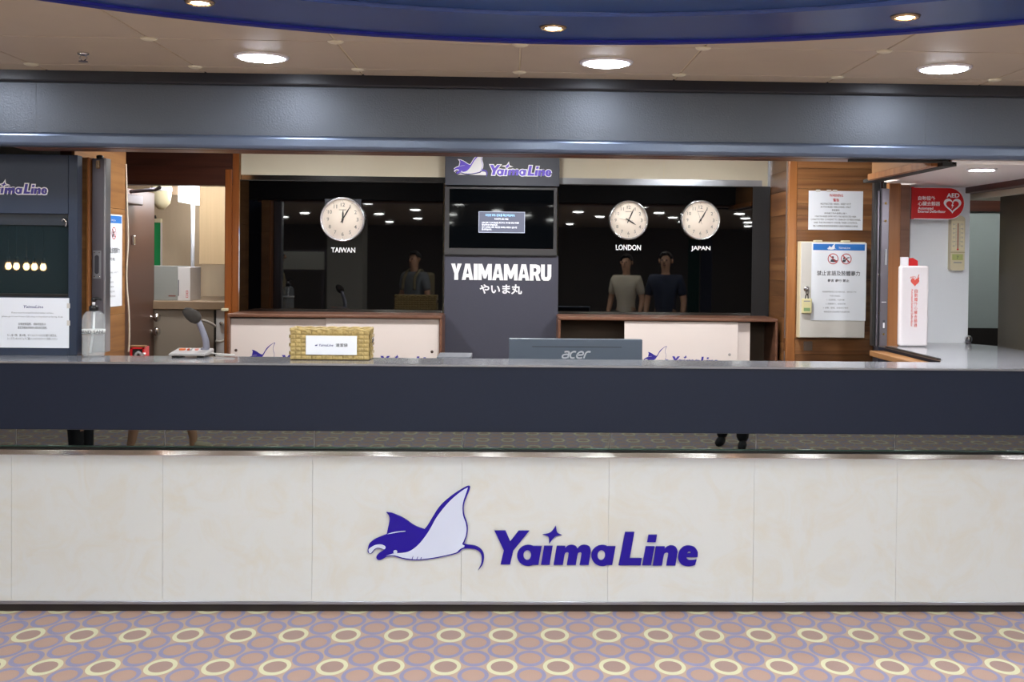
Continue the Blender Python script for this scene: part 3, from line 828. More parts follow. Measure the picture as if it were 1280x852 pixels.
# folded shutter on the left
YS = 0.17
sh = thing('folding_shutter', 'grey steel folding shutter edge with recessed pull beside the ticket booth', 'shutter', (-1.62, YS, 1.0))
x0, x1, z0, z1 = pr(114.5, 198, 130, 441, YS)
part('leaf', sh, box(x0, YS, 1.003, x1, YS+0.05, z1, 0.003, 2), steel_m)
part('leaf_edge', sh, box(x1, YS-0.006, 1.003, x1+0.009, YS+0.05, z1+0.002, 0.002, 1), alu_m)
part('gap_strip', sh, box(x0-0.008, YS+0.02, 1.003, x0, YS+0.05, 1.80), black_m)
hx0, hx1, hz0, hz1 = pr(116.2, 313, 126, 348, YS-0.003)
pl_ = part('pull_plate', sh, prism_y(bmesh.new(), [(hx0, hz0), (hx1, hz0), (hx1, hz1), (hx0, hz1)], YS-0.003, YS+0.001), alu_m)
bm = curve_bm([[(((hx0+hx1)/2)+0.0085*math.cos(a)*(1), (hz0+hz1)/2+ (0.030 if math.sin(a) > 0 else -0.030)+0.0085*math.sin(a)) for a in [2*PI*i/32+0.01 for i in range(32)]]], ext=0.0004)
place(bm, YS-0.0036, 1, 1, 0, 0); part('pull_recess', pl_, bm, mat('recess_dark', '#4b4a52', 0.4, metal=0.5))
bm = bmesh.new()
for sx in (hx0+0.006, hx1-0.006):
    for sz in (hz0+0.008, hz1-0.008): lathe(bm, [(0.003, 0.0), (0.0025, 0.0015), (0.0, 0.002)], (sx, YS-0.003, sz), 'Y', 10)
part('screws', pl_, bm, chrome_m)
xm = (x0+x1)/2
bm = bmesh.new(); tube(bm, [(xm, YS+0.02, z1), (xm, YS+0.02, 1.795)], 0.005, 8); lathe(bm, [(0.014, 0), (0.014, 0.012), (0.006, 0.016)], (xm, YS+0.02, z1), 'Z', 12)
part('hanger', sh, bm, black_m)
part('top_bracket', sh, box(xm-0.009, YS-0.004, z1-0.042, xm+0.009, YS+0.001, z1-0.008, 0.003, 1), halo_m)

# prohibition poster, built facing -y at its own origin
def poster(label, loc, rz, W, H, group):
    t = thing('poster', label, 'poster', loc, rz, group, local=True)
    part('sheet', t, box(0, -0.0012, 0, W, 0, H), paper_m)
    y = -0.002
    b = box(W*0.025, y, H*0.905, W*0.965, y+0.0006, H*0.985); part('blue_band', t, b, blue_ink_m)
    lk = W*0.34
    hb = bmesh.new(); k = lk/414.0
    def mp(f, pts): return [((f(p_)[0]-CENTER[0])*k*1.0+W*0.53, -(f(p_)[1]-CENTER[1])*k+H*0.945) for p_ in pts]
    join_bm(hb, curve_bm([mp(to_px_m, catmull(MANTA, 2))]))
    place(hb, y-0.0006, 1.35, 1.35, -W*0.53*0.35-W*0.02, -H*0.945*0.35); part('band_emblem', t, hb, white_print_m)
    hb = fit_text('YaimaLine', W*0.49, W*0.70, H*0.925, H*0.950, y-0.0006, shear=0.2); part('band_lettering', t, hb, white_print_m)
    for i, cx in enumerate((0.39, 0.63)):
        c = (W*cx, H*0.795); R = W*0.098
        part('prohibition_ring', t, place(curve_bm([ell(c[0], c[1], R, R), ell(c[0], c[1], R*0.86, R*0.86)]), y, 1, 1, 0, 0), red_ink_m)
        fb = bmesh.new()
        def sh_(pts): join_bm(fb, curve_bm([[(c[0]+a*R, c[1]+b_*R) for a, b_ in pts]]))
        if i == 0:
            sh_(ell(-0.05, 0.28, 0.2, 0.22, 14)); sh_([(-0.55, -0.55), (-0.3, -0.05), (0.25, -0.05), (0.62, -0.3), (0.72, -0.18), (0.8, -0.32), (0.62, -0.55), (0.2, -0.62)])
        else:
            sh_(ell(-0.42, 0.12, 0.18, 0.2, 14)); sh_([(-0.72, -0.6), (-0.66, -0.15), (-0.2, -0.12), (0.2, 0.28), (0.62, 0.33), (0.6, 0.2), (0.26, 0.14), (-0.1, -0.35), (-0.2, -0.6)]); sh_([(0.2, -0.6), (0.3, -0.3), (0.5, -0.3), (0.62, -0.6)])
        place(fb, y, 1, 1, 0, 0); part('pictogram', t, fb, ink_m)
        part('prohibition_bar', t, place(curve_bm([[(c[0]-R*0.68, c[1]+R*0.56), (c[0]-R*0.56, c[1]+R*0.68), (c[0]+R*0.68, c[1]-R*0.56), (c[0]+R*0.56, c[1]-R*0.68)]]), y-0.0006, 1, 1, 0, 0), red_ink_m)
    b = fit_text('禁止言語及肢體暴力', W*0.10, W*0.885, H*0.578, H*0.640, y, off=0.006); part('title', t, b, ink_m)
    b = fit_text('暴言 暴行 禁止', W*0.295, W*0.69, H*0.498, H*0.533, y, off=0.012); part('subtitle', t, b, ink_m)
    text_lines('printed_text', t, [
      ('為維護本船員工及旅客安全，請勿有下列', W*0.51, H*0.360, H*0.020, W*0.62),
      ('不當行為產生：', W*0.44, H*0.308, H*0.019, W*0.20),
      ('1. 言語辱罵、人身攻擊', W*0.45, H*0.257, H*0.020, W*0.32),
      ('2. 肢體暴力、威脅恐嚇', W*0.45, H*0.206, H*0.020, W*0.36),
      ('3. 滋擾、酗酒、妨害航行秩序', W*0.45, H*0.154, H*0.020, W*0.46),
      ('違者將依法送請警方處理究辦', W*0.47, H*0.103, H*0.020, W*0.47)], y, ink_light_m, 0.0)
    return t
poster('white prohibition poster seen edge-on, stuck on the wooden wall beside the doorway', (XL+0.002, 0.63, 1.160), PI/2, 0.297, 0.432, 'prohibition posters')

# white cable hanging at the end of the wooden wall
bm = bmesh.new()
cb = [(157.5, 205), (158.5, 250), (160, 300), (158, 345), (161, 390), (161.5, 420), (160.5, 440)]
pts = [at(u, v, yk-0.006) for u, v in cb]
tube(bm, smooth_path(pts, 6), 0.0045, 8)
single('cable', bm, mat('white_cable', '#d8cdbd', 0.5), 'thin white cable hanging down the end of the wooden wall', 'cable')

# ================================================================== PANTRY things
YP = 2.75
pc = thing('pantry_cabinet', 'taupe pantry base cabinet with brown worktop seen through the doorway', 'cabinet', (-2.1, YP, 0))
zt_ = at(230, 376, YP).z
part('worktop', pc, box(-3.0, YP-0.02, zt_-0.055, -1.63, 3.595, zt_, 0.004, 1), pantry_top_m)
xd = at(270, 400, YP).x
part('front_board', pc, box(-3.0, YP, 0.0, xd-0.012, YP+0.02, zt_-0.055, 0.002, 1), pantry_front_m)
part('side_board', pc, box(xd-0.012, YP-0.004, 0.0, xd, YP+0.02, zt_-0.055), dark_m)
d = part('drawer_front', pc, box(xd, YP+0.002, 0.0, -1.63, YP+0.02, zt_-0.055, 0.002, 1), carton_side_m)
q = at(277, 404, YP); part('drawer_knob', d, lathe(bmesh.new(), [(0.012, 0), (0.014, 0.012), (0.009, 0.02), (0, 0.021)], (q.x, YP+0.002, q.z), 'Y', 14), chrome_m)
bm = bmesh.new(); tube(bm, smooth_path([at(253, 400, YP-0.03), at(262, 403, YP-0.05), at(270, 408, YP-0.03)], 5), 0.009, 8); tube(bm, smooth_path([at(270, 426, YP-0.03), at(276, 427, YP-0.04), at(283, 424, YP-0.03)], 5), 0.008, 8)
single('hose', bm, mat('hose_grey', '#a8a39c', 0.4), 'grey bent pipe in front of the pantry base cabinet', 'pipe')
x0, x1, z0, z1 = pr(180, 333, 222, 375, YP+0.06)
ct = thing('carton', 'grey cardboard box standing on the pantry worktop', 'box', ((x0+x1)/2, YP+0.06, zt_))
part('carton_body', ct, box(x0, YP+0.06, zt_, x1, YP+0.33, z1+0.004, 0.002, 1), carton_m)
part('red_mark', ct, box(x1-0.058, YP+0.0588, zt_+0.026, x1-0.012, YP+0.06, zt_+0.034), mat('carton_print', '#7a4a44', 0.6))
x2 = at(238, 333, YP+0.06).x
c2 = thing('carton', 'white box with red print beside the grey carton on the pantry worktop', 'box', ((x1+x2)/2, YP+0.06, zt_))
part('carton_body', c2, box(x1+0.002, YP+0.055, zt_, x2, YP+0.30, z1-0.002, 0.002, 1), carton_side_m)
b = text_bm('ロロ', off=0.02); 
for v in b.verts: v.co = (v.co.y, -v.co.x, v.co.z)
a_, b_, c_, d_ = bounds(b); place(b, YP+0.0535, 0.014/(b_-a_), 0.045/(d_-c_), x2-0.026-a_*0.014/(b_-a_), zt_+0.02-c_*0.045/(d_-c_)); part('red_print', c2, b, red_ink_m)
part('dark_slot', c2, box(x1+0.006, YP+0.0535, zt_+0.03, x1+0.011, YP+0.055, z1-0.085), ink_m)
x0, x1, z0, z1 = pr(249, 225, 300, 330, YP+0.1)
uc = thing('wall_cupboard', 'pale veneer wall cupboard at the right of the pantry', 'cabinet', ((x0+x1)/2, YP+0.1, z0))
part('body', uc, box(x0, YP+0.12, z0, -1.63, 3.595, 2.15), pantry_cab_m)
part('door', uc, box(x0, YP+0.1, z0-0.002, -1.63, YP+0.12, 2.15, 0.002, 1), pantry_cab_m)
bm = bmesh.new()
pp = at(241, 300, 3.1)
tube(bm, [(pp.x, 3.1, zt_), (pp.x, 3.1, 1.84)], 0.013, 16)
single('pipe', bm, mat('white_pipe', '#dfe3ee', 0.3), 'vertical white pipe between the worktop and the fluorescent lamp', 'pipe')
x0, x1, z0, z1 = pr(222, 222, 253.5, 252.5, YP+0.15)
fl = thing('fluorescent_lamp', 'glowing white box-shaped fluorescent lamp in the pantry', 'lamp', ((x0+x1)/2, YP+0.15, z0))
part('cover', fl, box(x0, YP+0.15, z0, x1-0.006, 3.35, z1, 0.012, 3), tube_m)
part('end_cap', fl, box(x1-0.006, YP+0.148, z0-0.004, x1+0.008, 3.352, z1+0.004, 0.003, 1), ivory_m)
part('mount', fl, box(x0-0.07, YP+0.18, z0+0.05, x0, 3.3, z1+0.08), pantry_top_m)
x0, x1, z0, z1 = pr(184, 278, 200.5, 332, 3.575)
gp = thing('green_panel', 'green board with a pale clip hanging left on the pantry wall', 'board', ((x0+x1)/2, 3.575, z0))
part('board', gp, box(x0, 3.575, z0-0.05, x1, 3.60, z1, 0.002, 1), green_m)
part('frame_edge', gp, box(x1, 3.57, z0-0.05, x1+0.006, 3.60, z1, 0.001, 1), carton_side_m)
part('clip_bar', gp, box(x0, 3.565, z1, x1+0.006, 3.60, z1+0.028, 0.003, 1), ivory_m)
bm = bmesh.new(); tube(bm, [(x0+0.06, 3.575, z1+0.028), (x0+0.055, 3.565, z1+0.05)], 0.008, 8); part('hook', gp, bm, black_m)
q = at(199, 240, 2.85)
pa = thing('wall_speaker', 'ivory rounded speaker high on the pantry wall behind the open door', 'speaker', (q.x, 2.85, q.z-0.08))
part('housing', pa, lathe(bmesh.new(), [(0.02, -0.11), (0.055, -0.07), (0.064, 0.0), (0.064, 0.10), (0.0, 0.10)], (q.x, 2.9, q.z), 'Z', 24), ivory_m)
part('collar', pa, lathe(bmesh.new(), [(0.066, -0.012), (0.068, 0.0), (0.066, 0.012)], (q.x, 2.9, q.z+0.02), 'Z', 24), white_print_m)

# ================================================================== ON THE COUNTER
# pump bottle of hand sanitiser
q = at(117.5, 443.5, 0.025)
hs = thing('sanitizer_bottle', 'clear pump bottle of hand sanitizer standing on the counter beside the ticket booth', 'bottle', (q.x, 0.02, 1.0))
c = (q.x, 0.02, 1.0)
def hz(v): return at(117, v, 0.02).z - 1.0
R = 0.0435
sh_z = hz(398)
prof = [(0.0, 0.004), (R-0.008, 0.0), (R, 0.008), (R, sh_z-0.004), (R-0.005, sh_z+0.016), (R-0.018, sh_z+0.030), (0.016, hz(388.5)), (0.016, hz(386))]
inner = [(r-0.0015 if r > 0.01 else 0.0, z+0.0015) for r, z in prof][::-1]
inner[0] = (0.0145, hz(386))
part('bottle_body', hs, lathe(bmesh.new(), prof, c, 'Z', 36), clear_m)
part('gel', hs, lathe(bmesh.new(), [(0.0, 0.0062), (R-0.011, 0.0035), (R-0.0022, 0.010), (R-0.0022, hz(418)), (0.0, hz(418))], c, 'Z', 36), liquid_m)
lb = lathe(bmesh.new(), [(R+0.0006, hz(416.5)), (R+0.0006, hz(411.2))], c, 'Z', 48)
part('label_strip', hs, lb, mat('label_paper', '#d5d8d8', 0.5))
tb = text_bm('HAND SANI', off=0.01); a_, b_, c_, d_ = bounds(tb)
for v in tb.verts:
    s_ = (v.co.x-a_)/(b_-a_); th = -PI/2 + (s_-0.46)*2.3
    v.co = (c[0]+(R+0.0012)*math.cos(th), c[1]+(R+0.0012)*math.sin(th), 1.0+hz(415.9)+(v.co.y-c_)/(d_-c_)*(hz(411.8)-hz(415.9)))
part('label_lettering', hs, tb, ink_m)
part('pump_collar', hs, lathe(bmesh.new(), [(0.0, hz(388.5)), (0.0175, hz(388.5)), (0.0175, hz(383)), (0.013, hz(381.5)), (0.0, hz(381.5))], c, 'Z', 24), black_m)
part('pump_stem', hs, lathe(bmesh.new(), [(0.006, hz(381.5)), (0.006, hz(376.5))], c, 'Z', 14), white_print_m)
bm = lathe(bmesh.new(), [(0.0, hz(377)), (0.009, hz(377)), (0.009, hz(373)), (0.006, hz(371.6)), (0.0, hz(371.5))], c, 'Z', 18)
tube(bm, smooth_path([(c[0], c[1], 1+hz(373.2)), (c[0]+0.018, c[1]-0.004, 1+hz(372.6)), (c[0]+0.034, c[1]-0.008, 1+hz(374.6))], 4), [0.006]*5+[0.005, 0.005, 0.0045, 0.004], 10)
part('pump_head', hs, bm, black_m)
bm = bmesh.new(); tube(bm, [(c[0]+0.002, c[1], 1+hz(390)), (c[0], c[1], 1+hz(410)), (c[0]-0.013, c[1], 1+hz(441))], 0.0045, 10)
part('dip_tube', hs, bm, mat('dip_tube', '#e8ecef', 0.4))

# paging microphone
YM = 0.06
x0, x1, _, _ = pr(217.5, 440, 262.5, 445, YM)
pm = thing('paging_microphone', 'grey desk paging microphone with curved stem on the counter', 'microphone', ((x0+x1)/2, YM, 1.0))
bm = bmesh.new()
b0 = [(x0, YM-0.075), (x1, YM-0.075), (x1+0.004, YM+0.045), (x0+0.004, YM+0.045)]
lo = [bm.verts.new((x, y, 1.008)) for x, y in b0]; hi = [bm.verts.new((x, y, 1.016 if y < YM else 1.030)) for x, y in b0]
bm.faces.new(lo[::-1]); bm.faces.new(hi)
for i in range(4): bm.faces.new((lo[i], lo[(i+1) % 4], hi[(i+1) % 4], hi[i]))
bmesh.ops.bevel(bm, geom=list(bm.edges), offset=0.003, segments=2, affect='EDGES')
part('console', pm, bm, console_m)
for xx in (x0+0.022, x1-0.022): part('rubber_foot', pm, box(xx-0.014, YM-0.06, 1.0, xx+0.014, YM+0.03, 1.008, 0.002, 1), black_m)
def btn(u, m_, w=0.008):
    xx = at(u, 439, YM).x
    bm = box(xx-w, YM-0.01, 1.020, xx+w, YM+0.012, 1.031, 0.002, 1); part('button', pm, bm, m_)
btn(228, orange_m, 0.011); btn(236, mat('orange_red_button', '#c85a3c', 0.4), 0.005); btn(239, console_m, 0.004); btn(246, mat('pink_button', '#d08a80', 0.4), 0.006)
spts = [(255.5, 440), (257.5, 434), (257, 424), (253, 411), (248.5, 399)]
pts = smooth_path([(at(u, v, YM+0.01).x, YM+0.02-0.006*i, at(u, v, YM+0.01).z) for i, (u, v) in enumerate(spts)], 6)
n = len(pts); part('stem', pm, tube(bmesh.new(), pts, [0.0145-0.0035*i/(n-1) for i in range(n)], 14), stem_m)
h0, h1 = at(248.7, 400, YM-0.005), at(234, 386, YM-0.005); h0.y = YM-0.005; h1.y = YM-0.05
part('foam_head', pm, tube(bmesh.new(), [h0 + (h1-h0)*t for t in (0.0, 0.08, 0.3, 0.55, 0.8, 0.95, 1.0)], [0.013, 0.021, 0.026, 0.025, 0.019, 0.012, 0.004], 18), foam_m)
part('base_collar', pm, lathe(bmesh.new(), [(0.019, 0.0), (0.017, 0.008), (0.014, 0.012)], (pts[0].x, YM+0.02, 1.022), 'Z', 18), stem_m)
bm = bmesh.new()
tube(bm, smooth_path([(x1, YM+0.01, 1.012), (x1+0.03, YM+0.02, 1.008), (x1+0.075, YM+0.01, 1.007), (x1+0.10, YM-0.01, 1.007), (x1+0.085, YM-0.03, 1.007), (x1+0.03, YM-0.028, 1.007)], 6), 0.003, 8)
part('cord', pm, bm, mat('grey_cord', '#b9b6b2', 0.4))

# small red framed box at the foot of the cable
x0, x1, z0, z1 = pr(162.5, 433.5, 180.5, 446, 0.24)
rb = thing('red_box', 'small red-rimmed wooden box behind the counter at the foot of the white cable', 'box', ((x0+x1)/2, 0.24, 0.96))
bm = bmesh.new(); bx(bm, x0, 0.24, z1-0.008, x1, 0.30, z1); bx(bm, x0, 0.24, 0.955, x0+0.008, 0.30, z1); bx(bm, x1-0.008, 0.24, 0.955, x1, 0.30, z1); part('red_rim', rb, bm, red_m)
part('inside', rb, box(x0+0.008, 0.25, 0.955, x1-0.008, 0.29, z1-0.012), dark_m)
part('wood_top', rb, box(x0, 0.238, z1, x1+0.002, 0.27, z1+0.006), wood_side_m)
bm = bmesh.new(); tube(bm, smooth_path([(x0+0.02, 0.245, z1-0.035), (x0+0.035, 0.24, z1-0.022), (x0+0.05, 0.245, z1-0.035), (x0+0.06, 0.24, z1-0.025)], 4), 0.006, 8); part('wires', rb, bm, console_m)
part('shelf_under', rb, box(x0-0.05, 0.2, 0.94, x1+0.05, 0.42, 0.955), wood_side_m)

# rattan basket
bl, br_ = at(363, 449.5, -0.06).x, at(461, 451, -0.06).x
zt_ = at(410, 411, -0.06).z
bk = thing('basket', 'tan woven rattan basket with a white label on the counter', 'basket', ((bl+br_)/2, -0.06, 1.0))
BD = 0.115
def wall_weave(p0, p1, z0, z1, nrm, cols, rows, skip=None):
    bm = bmesh.new(); p0 = Vector(p0); p1 = Vector(p1); d = (p1-p0)/cols; nv = Vector(nrm)
    for j in range(rows):
        za, zb = z0+(z1-z0)*j/rows, z0+(z1-z0)*(j+1)/rows
        for i in range(cols):
            o = 0.005 if (i+j) % 2 else 0.0005
            a = p0+d*i+nv*o; b = p0+d*(i+1)+nv*o; k = 0.0008
            e = 0.002
            vs = [bm.verts.new(v) for v in ((a.x, a.y, za+k), (b.x, b.y, za+k), (b.x, b.y, zb-k), (a.x, a.y, zb-k))]
            mid = [bm.verts.new(v) for v in ((a.x+d.x*0.25+nv.x*e, a.y+d.y*0.25+nv.y*e, (za+zb)/2-0.002), (b.x-d.x*0.25+nv.x*e, b.y-d.y*0.25+nv.y*e, (za+zb)/2-0.002), (b.x-d.x*0.25+nv.x*e, b.y-d.y*0.25+nv.y*e, (za+zb)/2+0.002), (a.x+d.x*0.25+nv.x*e, a.y+d.y*0.25+nv.y*e, (za+zb)/2+0.002))]
            bm.faces.new(mid)
            for k2 in range(4): bm.faces.new((vs[k2], vs[(k2+1) % 4], mid[(k2+1) % 4], mid[k2]))
    bmesh.ops.recalc_face_normals(bm, faces=bm.faces)
    return bm
yf, yb_ = -0.06, -0.06+BD
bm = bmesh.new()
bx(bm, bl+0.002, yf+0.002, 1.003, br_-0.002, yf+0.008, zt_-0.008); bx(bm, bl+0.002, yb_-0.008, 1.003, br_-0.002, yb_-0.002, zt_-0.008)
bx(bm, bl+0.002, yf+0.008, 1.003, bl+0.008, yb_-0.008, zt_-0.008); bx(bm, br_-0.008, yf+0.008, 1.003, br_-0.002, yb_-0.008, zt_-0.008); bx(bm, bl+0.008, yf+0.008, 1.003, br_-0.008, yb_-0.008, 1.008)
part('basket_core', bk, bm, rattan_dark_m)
bm = wall_weave((bl, yf, 0), (br_, yf, 0), 1.002, zt_-0.006, (0, -1, 0), 15, 7)
join_bm(bm, wall_weave((br_, yf, 0), (br_, yb_, 0), 1.002, zt_-0.006, (1, 0, 0), 5, 7))
join_bm(bm, wall_weave((bl, yb_, 0), (bl, yf, 0), 1.002, zt_-0.006, (-1, 0, 0), 5, 7))
join_bm(bm, wall_weave((br_, yb_, 0), (bl, yb_, 0), 1.002, zt_-0.006, (0, 1, 0), 15, 7))
wv = part('weave', bk, bm, rattan_m); wv['kind'] = 'stuff'
bm = bmesh.new()
rim = [(bl, yf), (br_, yf), (br_, yb_), (bl, yb_)]
for i in range(4):
    a, b = Vector(rim[i]), Vector(rim[(i+1) % 4]); nn = 16
    for ph in (0, PI):
        tube(bm, [(a.x+(b.x-a.x)*t/nn, a.y+(b.y-a.y)*t/nn+0.003*math.cos(t*1.3+ph), zt_-0.004+0.0035*math.sin(t*1.3+ph)) for t in range(nn+1)], 0.0045, 6)
part('braided_rim', bk, bm, rattan_m)
lx0, lx1, lz0, lz1 = pr(382.3, 419.5, 446, 443.2, yf-0.008)
lab = part('label_card', bk, box(lx0, yf-0.0085, lz0, lx1, yf-0.007, lz1), paper_m, 'white label card')
part('label_text', lab, fit_text('清潔袋', at(420, 430, yf).x, at(435, 430, yf).x, at(420, 433.2, yf).z, at(420, 428.8, yf).z, yf-0.0092, off=0.012), ink_m)
part('label_brand', lab, fit_text('YaimaLine', at(399, 430, yf).x, at(417, 430, yf).x, at(410, 432.5, yf).z, at(410, 429.5, yf).z, yf-0.0092, off=0.01, shear=0.2), navy_ink_m)
hb = curve_bm([[(p[0]/1180*0.014, -p[1]/852*0.011) for p in catmull(MANTA, 2)]]); a_, b_, c_, d_ = bounds(hb)
place(hb, yf-0.0092, 1, 1, at(394, 430, yf).x-a_, at(394, 432.3, yf).z-c_); part('label_emblem', lab, hb, navy_ink_m)
bm = lathe(bmesh.new(), [(0.013, 0.0), (0.012, 0.004), (0.0, 0.007)], (0, 0, 0), 'X', 16)
bmesh.ops.translate(bm, vec=(br_+0.004, yf+BD*0.62, zt_-0.045), verts=bm.verts); part('side_stud', bk, bm, chrome_m)
part('stud_hole', bk, box(br_+0.003, yf+BD*0.62-0.012, zt_-0.062, br_+0.006, yf+BD*0.62+0.008, zt_-0.05, 0.001, 1), black_m)

# monitor seen from behind
YMN = 0.30
x0, x1, _, z1 = pr(636, 423.5, 803, 452, YMN)
mo = thing('monitor', 'dark grey computer monitor seen from behind the counter edge', 'monitor', ((x0+x1)/2, YMN, 0.72))
part('back_shell', mo, box(x0, YMN, 0.78, x1, YMN+0.035, z1, 0.004, 2), monitor_m)
zz_ = at(720, 433.4, YMN).z; xa, xb = at(665, 433, YMN).x, at(777, 433, YMN).x
part('vent_slot', mo, box(xa, YMN-0.0006, zz_-0.0012, xb, YMN+0.001, zz_+0.0012), black_m)
part('lower_bulge', mo, box(x0+0.12, YMN-0.02, 0.80, x1-0.12, YMN+0.01, z1-0.10, 0.008, 2), monitor_m)
part('screen', mo, box(x0+0.008, YMN+0.035, 0.79, x1-0.008, YMN+0.037, z1-0.008), screen_m)
part('stand_neck', mo, box((x0+x1)/2-0.03, YMN-0.005, 0.70, (x0+x1)/2+0.03, YMN+0.02, 0.84, 0.004, 1), black_m)
part('stand_foot', mo, box((x0+x1)/2-0.12, YMN-0.07, 0.69, (x0+x1)/2+0.12, YMN+0.12, 0.70, 0.003, 1), black_m)
# rounded lower-case brand lettering: a c e r from stroked arcs
def stroke(pts, w):
    L, Rr = [], []
    P = [Vector(p) for p in pts]
    for i, p in enumerate(P):
        t = (P[min(i+1, len(P)-1)]-P[max(i-1, 0)]).normalized(); nn = Vector((-t.y, t.x))*w/2
        L.append(p+nn); Rr.append(p-nn)
    return [(p.x, p.y) for p in L+Rr[::-1]]
def sp2(pts, n=6): return [(p.x, p.y) for p in smooth_path([(a, b, 0) for a, b in pts], n)]
aw = 0.24
glyphs = [
 [(0.22, 0.95), (0.62, 1.0), (0.93, 0.9), (0.95, 0.6), (0.90, 0.02)], [(0.92, 0.58), (0.45, 0.58), (0.10, 0.45), (0.06, 0.2), (0.25, 0.05), (0.6, 0.05), (0.90, 0.14)],
 [(1.98, 0.97), (1.6, 1.0), (1.28, 0.78), (1.22, 0.42), (1.36, 0.12), (1.65, 0.03), (1.95, 0.08)],
 [(2.28, 0.5), (2.7, 0.5), (3.1, 0.58), (3.08, 0.88), (2.8, 1.0), (2.48, 0.9), (2.26, 0.6), (2.26, 0.25), (2.45, 0.06), (2.8, 0.03), (3.08, 0.1)],
 [(3.36, 0.0), (3.44, 0.5), (3.55, 0.85), (3.8, 1.0), (4.2, 0.98)]]
bm = bmesh.new()
for g in glyphs: join_bm(bm, curve_bm([[(x+0.2*y, y) for x, y in stroke(sp2(g), aw)]]))
ax0, ax1, az0, az1 = pr(702, 438.3, 738.5, 448.3, YMN)
a_, b_, c_, d_ = bounds(bm); place(bm, YMN-0.0012, (ax1-ax0)/(b_-a_), (az1-az0)/(d_-c_), ax0-a_*(ax1-ax0)/(b_-a_), az0-c_*(az1-az0)/(d_-c_))
part('badge_lettering', mo, bm, mat('badge_silver', '#c9cdd6', 0.3, metal=0.3))
structure('trim_office_desk', box(-1.75, 0.10, 0.66, 1.25, 0.72, 0.69, 0.003, 1), wood_side_m)
# flat grey tray edge behind the counter
x0, x1, z0, z1 = pr(547, 444.2, 589, 452, 0.16)
tr = thing('document_tray', 'flat grey document tray just showing behind the counter edge', 'tray', ((x0+x1)/2, 0.16, 0.69))
part('tray_body', tr, box(x0, 0.10, 0.985, x1, 0.30, z1, 0.002, 1), mat('tray_grey', '#787a82', 0.35))
part('tray_stand', tr, box(x0+0.02, 0.12, 0.69, x1-0.02, 0.28, 0.985), black_m)

# ================================================================== BACK WALL
YG = 1.915
def glass_panel(label, u0, u1, v0, v1, dark_strip=None):
    x0, x1, z0, z1 = pr(u0, v0, u1, v1, YG)
    t = thing('black_glass_panel', label, 'glass panel', ((x0+x1)/2, YB, z0), group=None)
    part('glass', t, box(x0, YG, z0, x1, YG+0.012, z1, 0.001, 1), black_glass_m)
    part('backing', t, box(x0+0.004, YG+0.012, z0, x1-0.004, YB-0.0135, z1-0.004), black_m)
    part('top_edge', t, box(x0, YG, z1, x1, YB-0.0135, z1+0.005), dark_m)
    return t
glass_panel('black glass wall panel behind the left-hand desk, one clock on it', 299.5, 553.5, 227, 391)
glass_panel('black glass wall panel behind the right-hand desk, two clocks on it', 697.5, 961.5, 232.5, 397)
x0, x1, z0, z1 = pr(940, 233, 961.5, 397, YG)
single('black_edge_strip', box(x0, YG-0.006, z0, x1, YG, z1), mat('satin_black', '#17171b', 0.4), 'satin black strip at the right end of the black glass wall', 'trim strip')

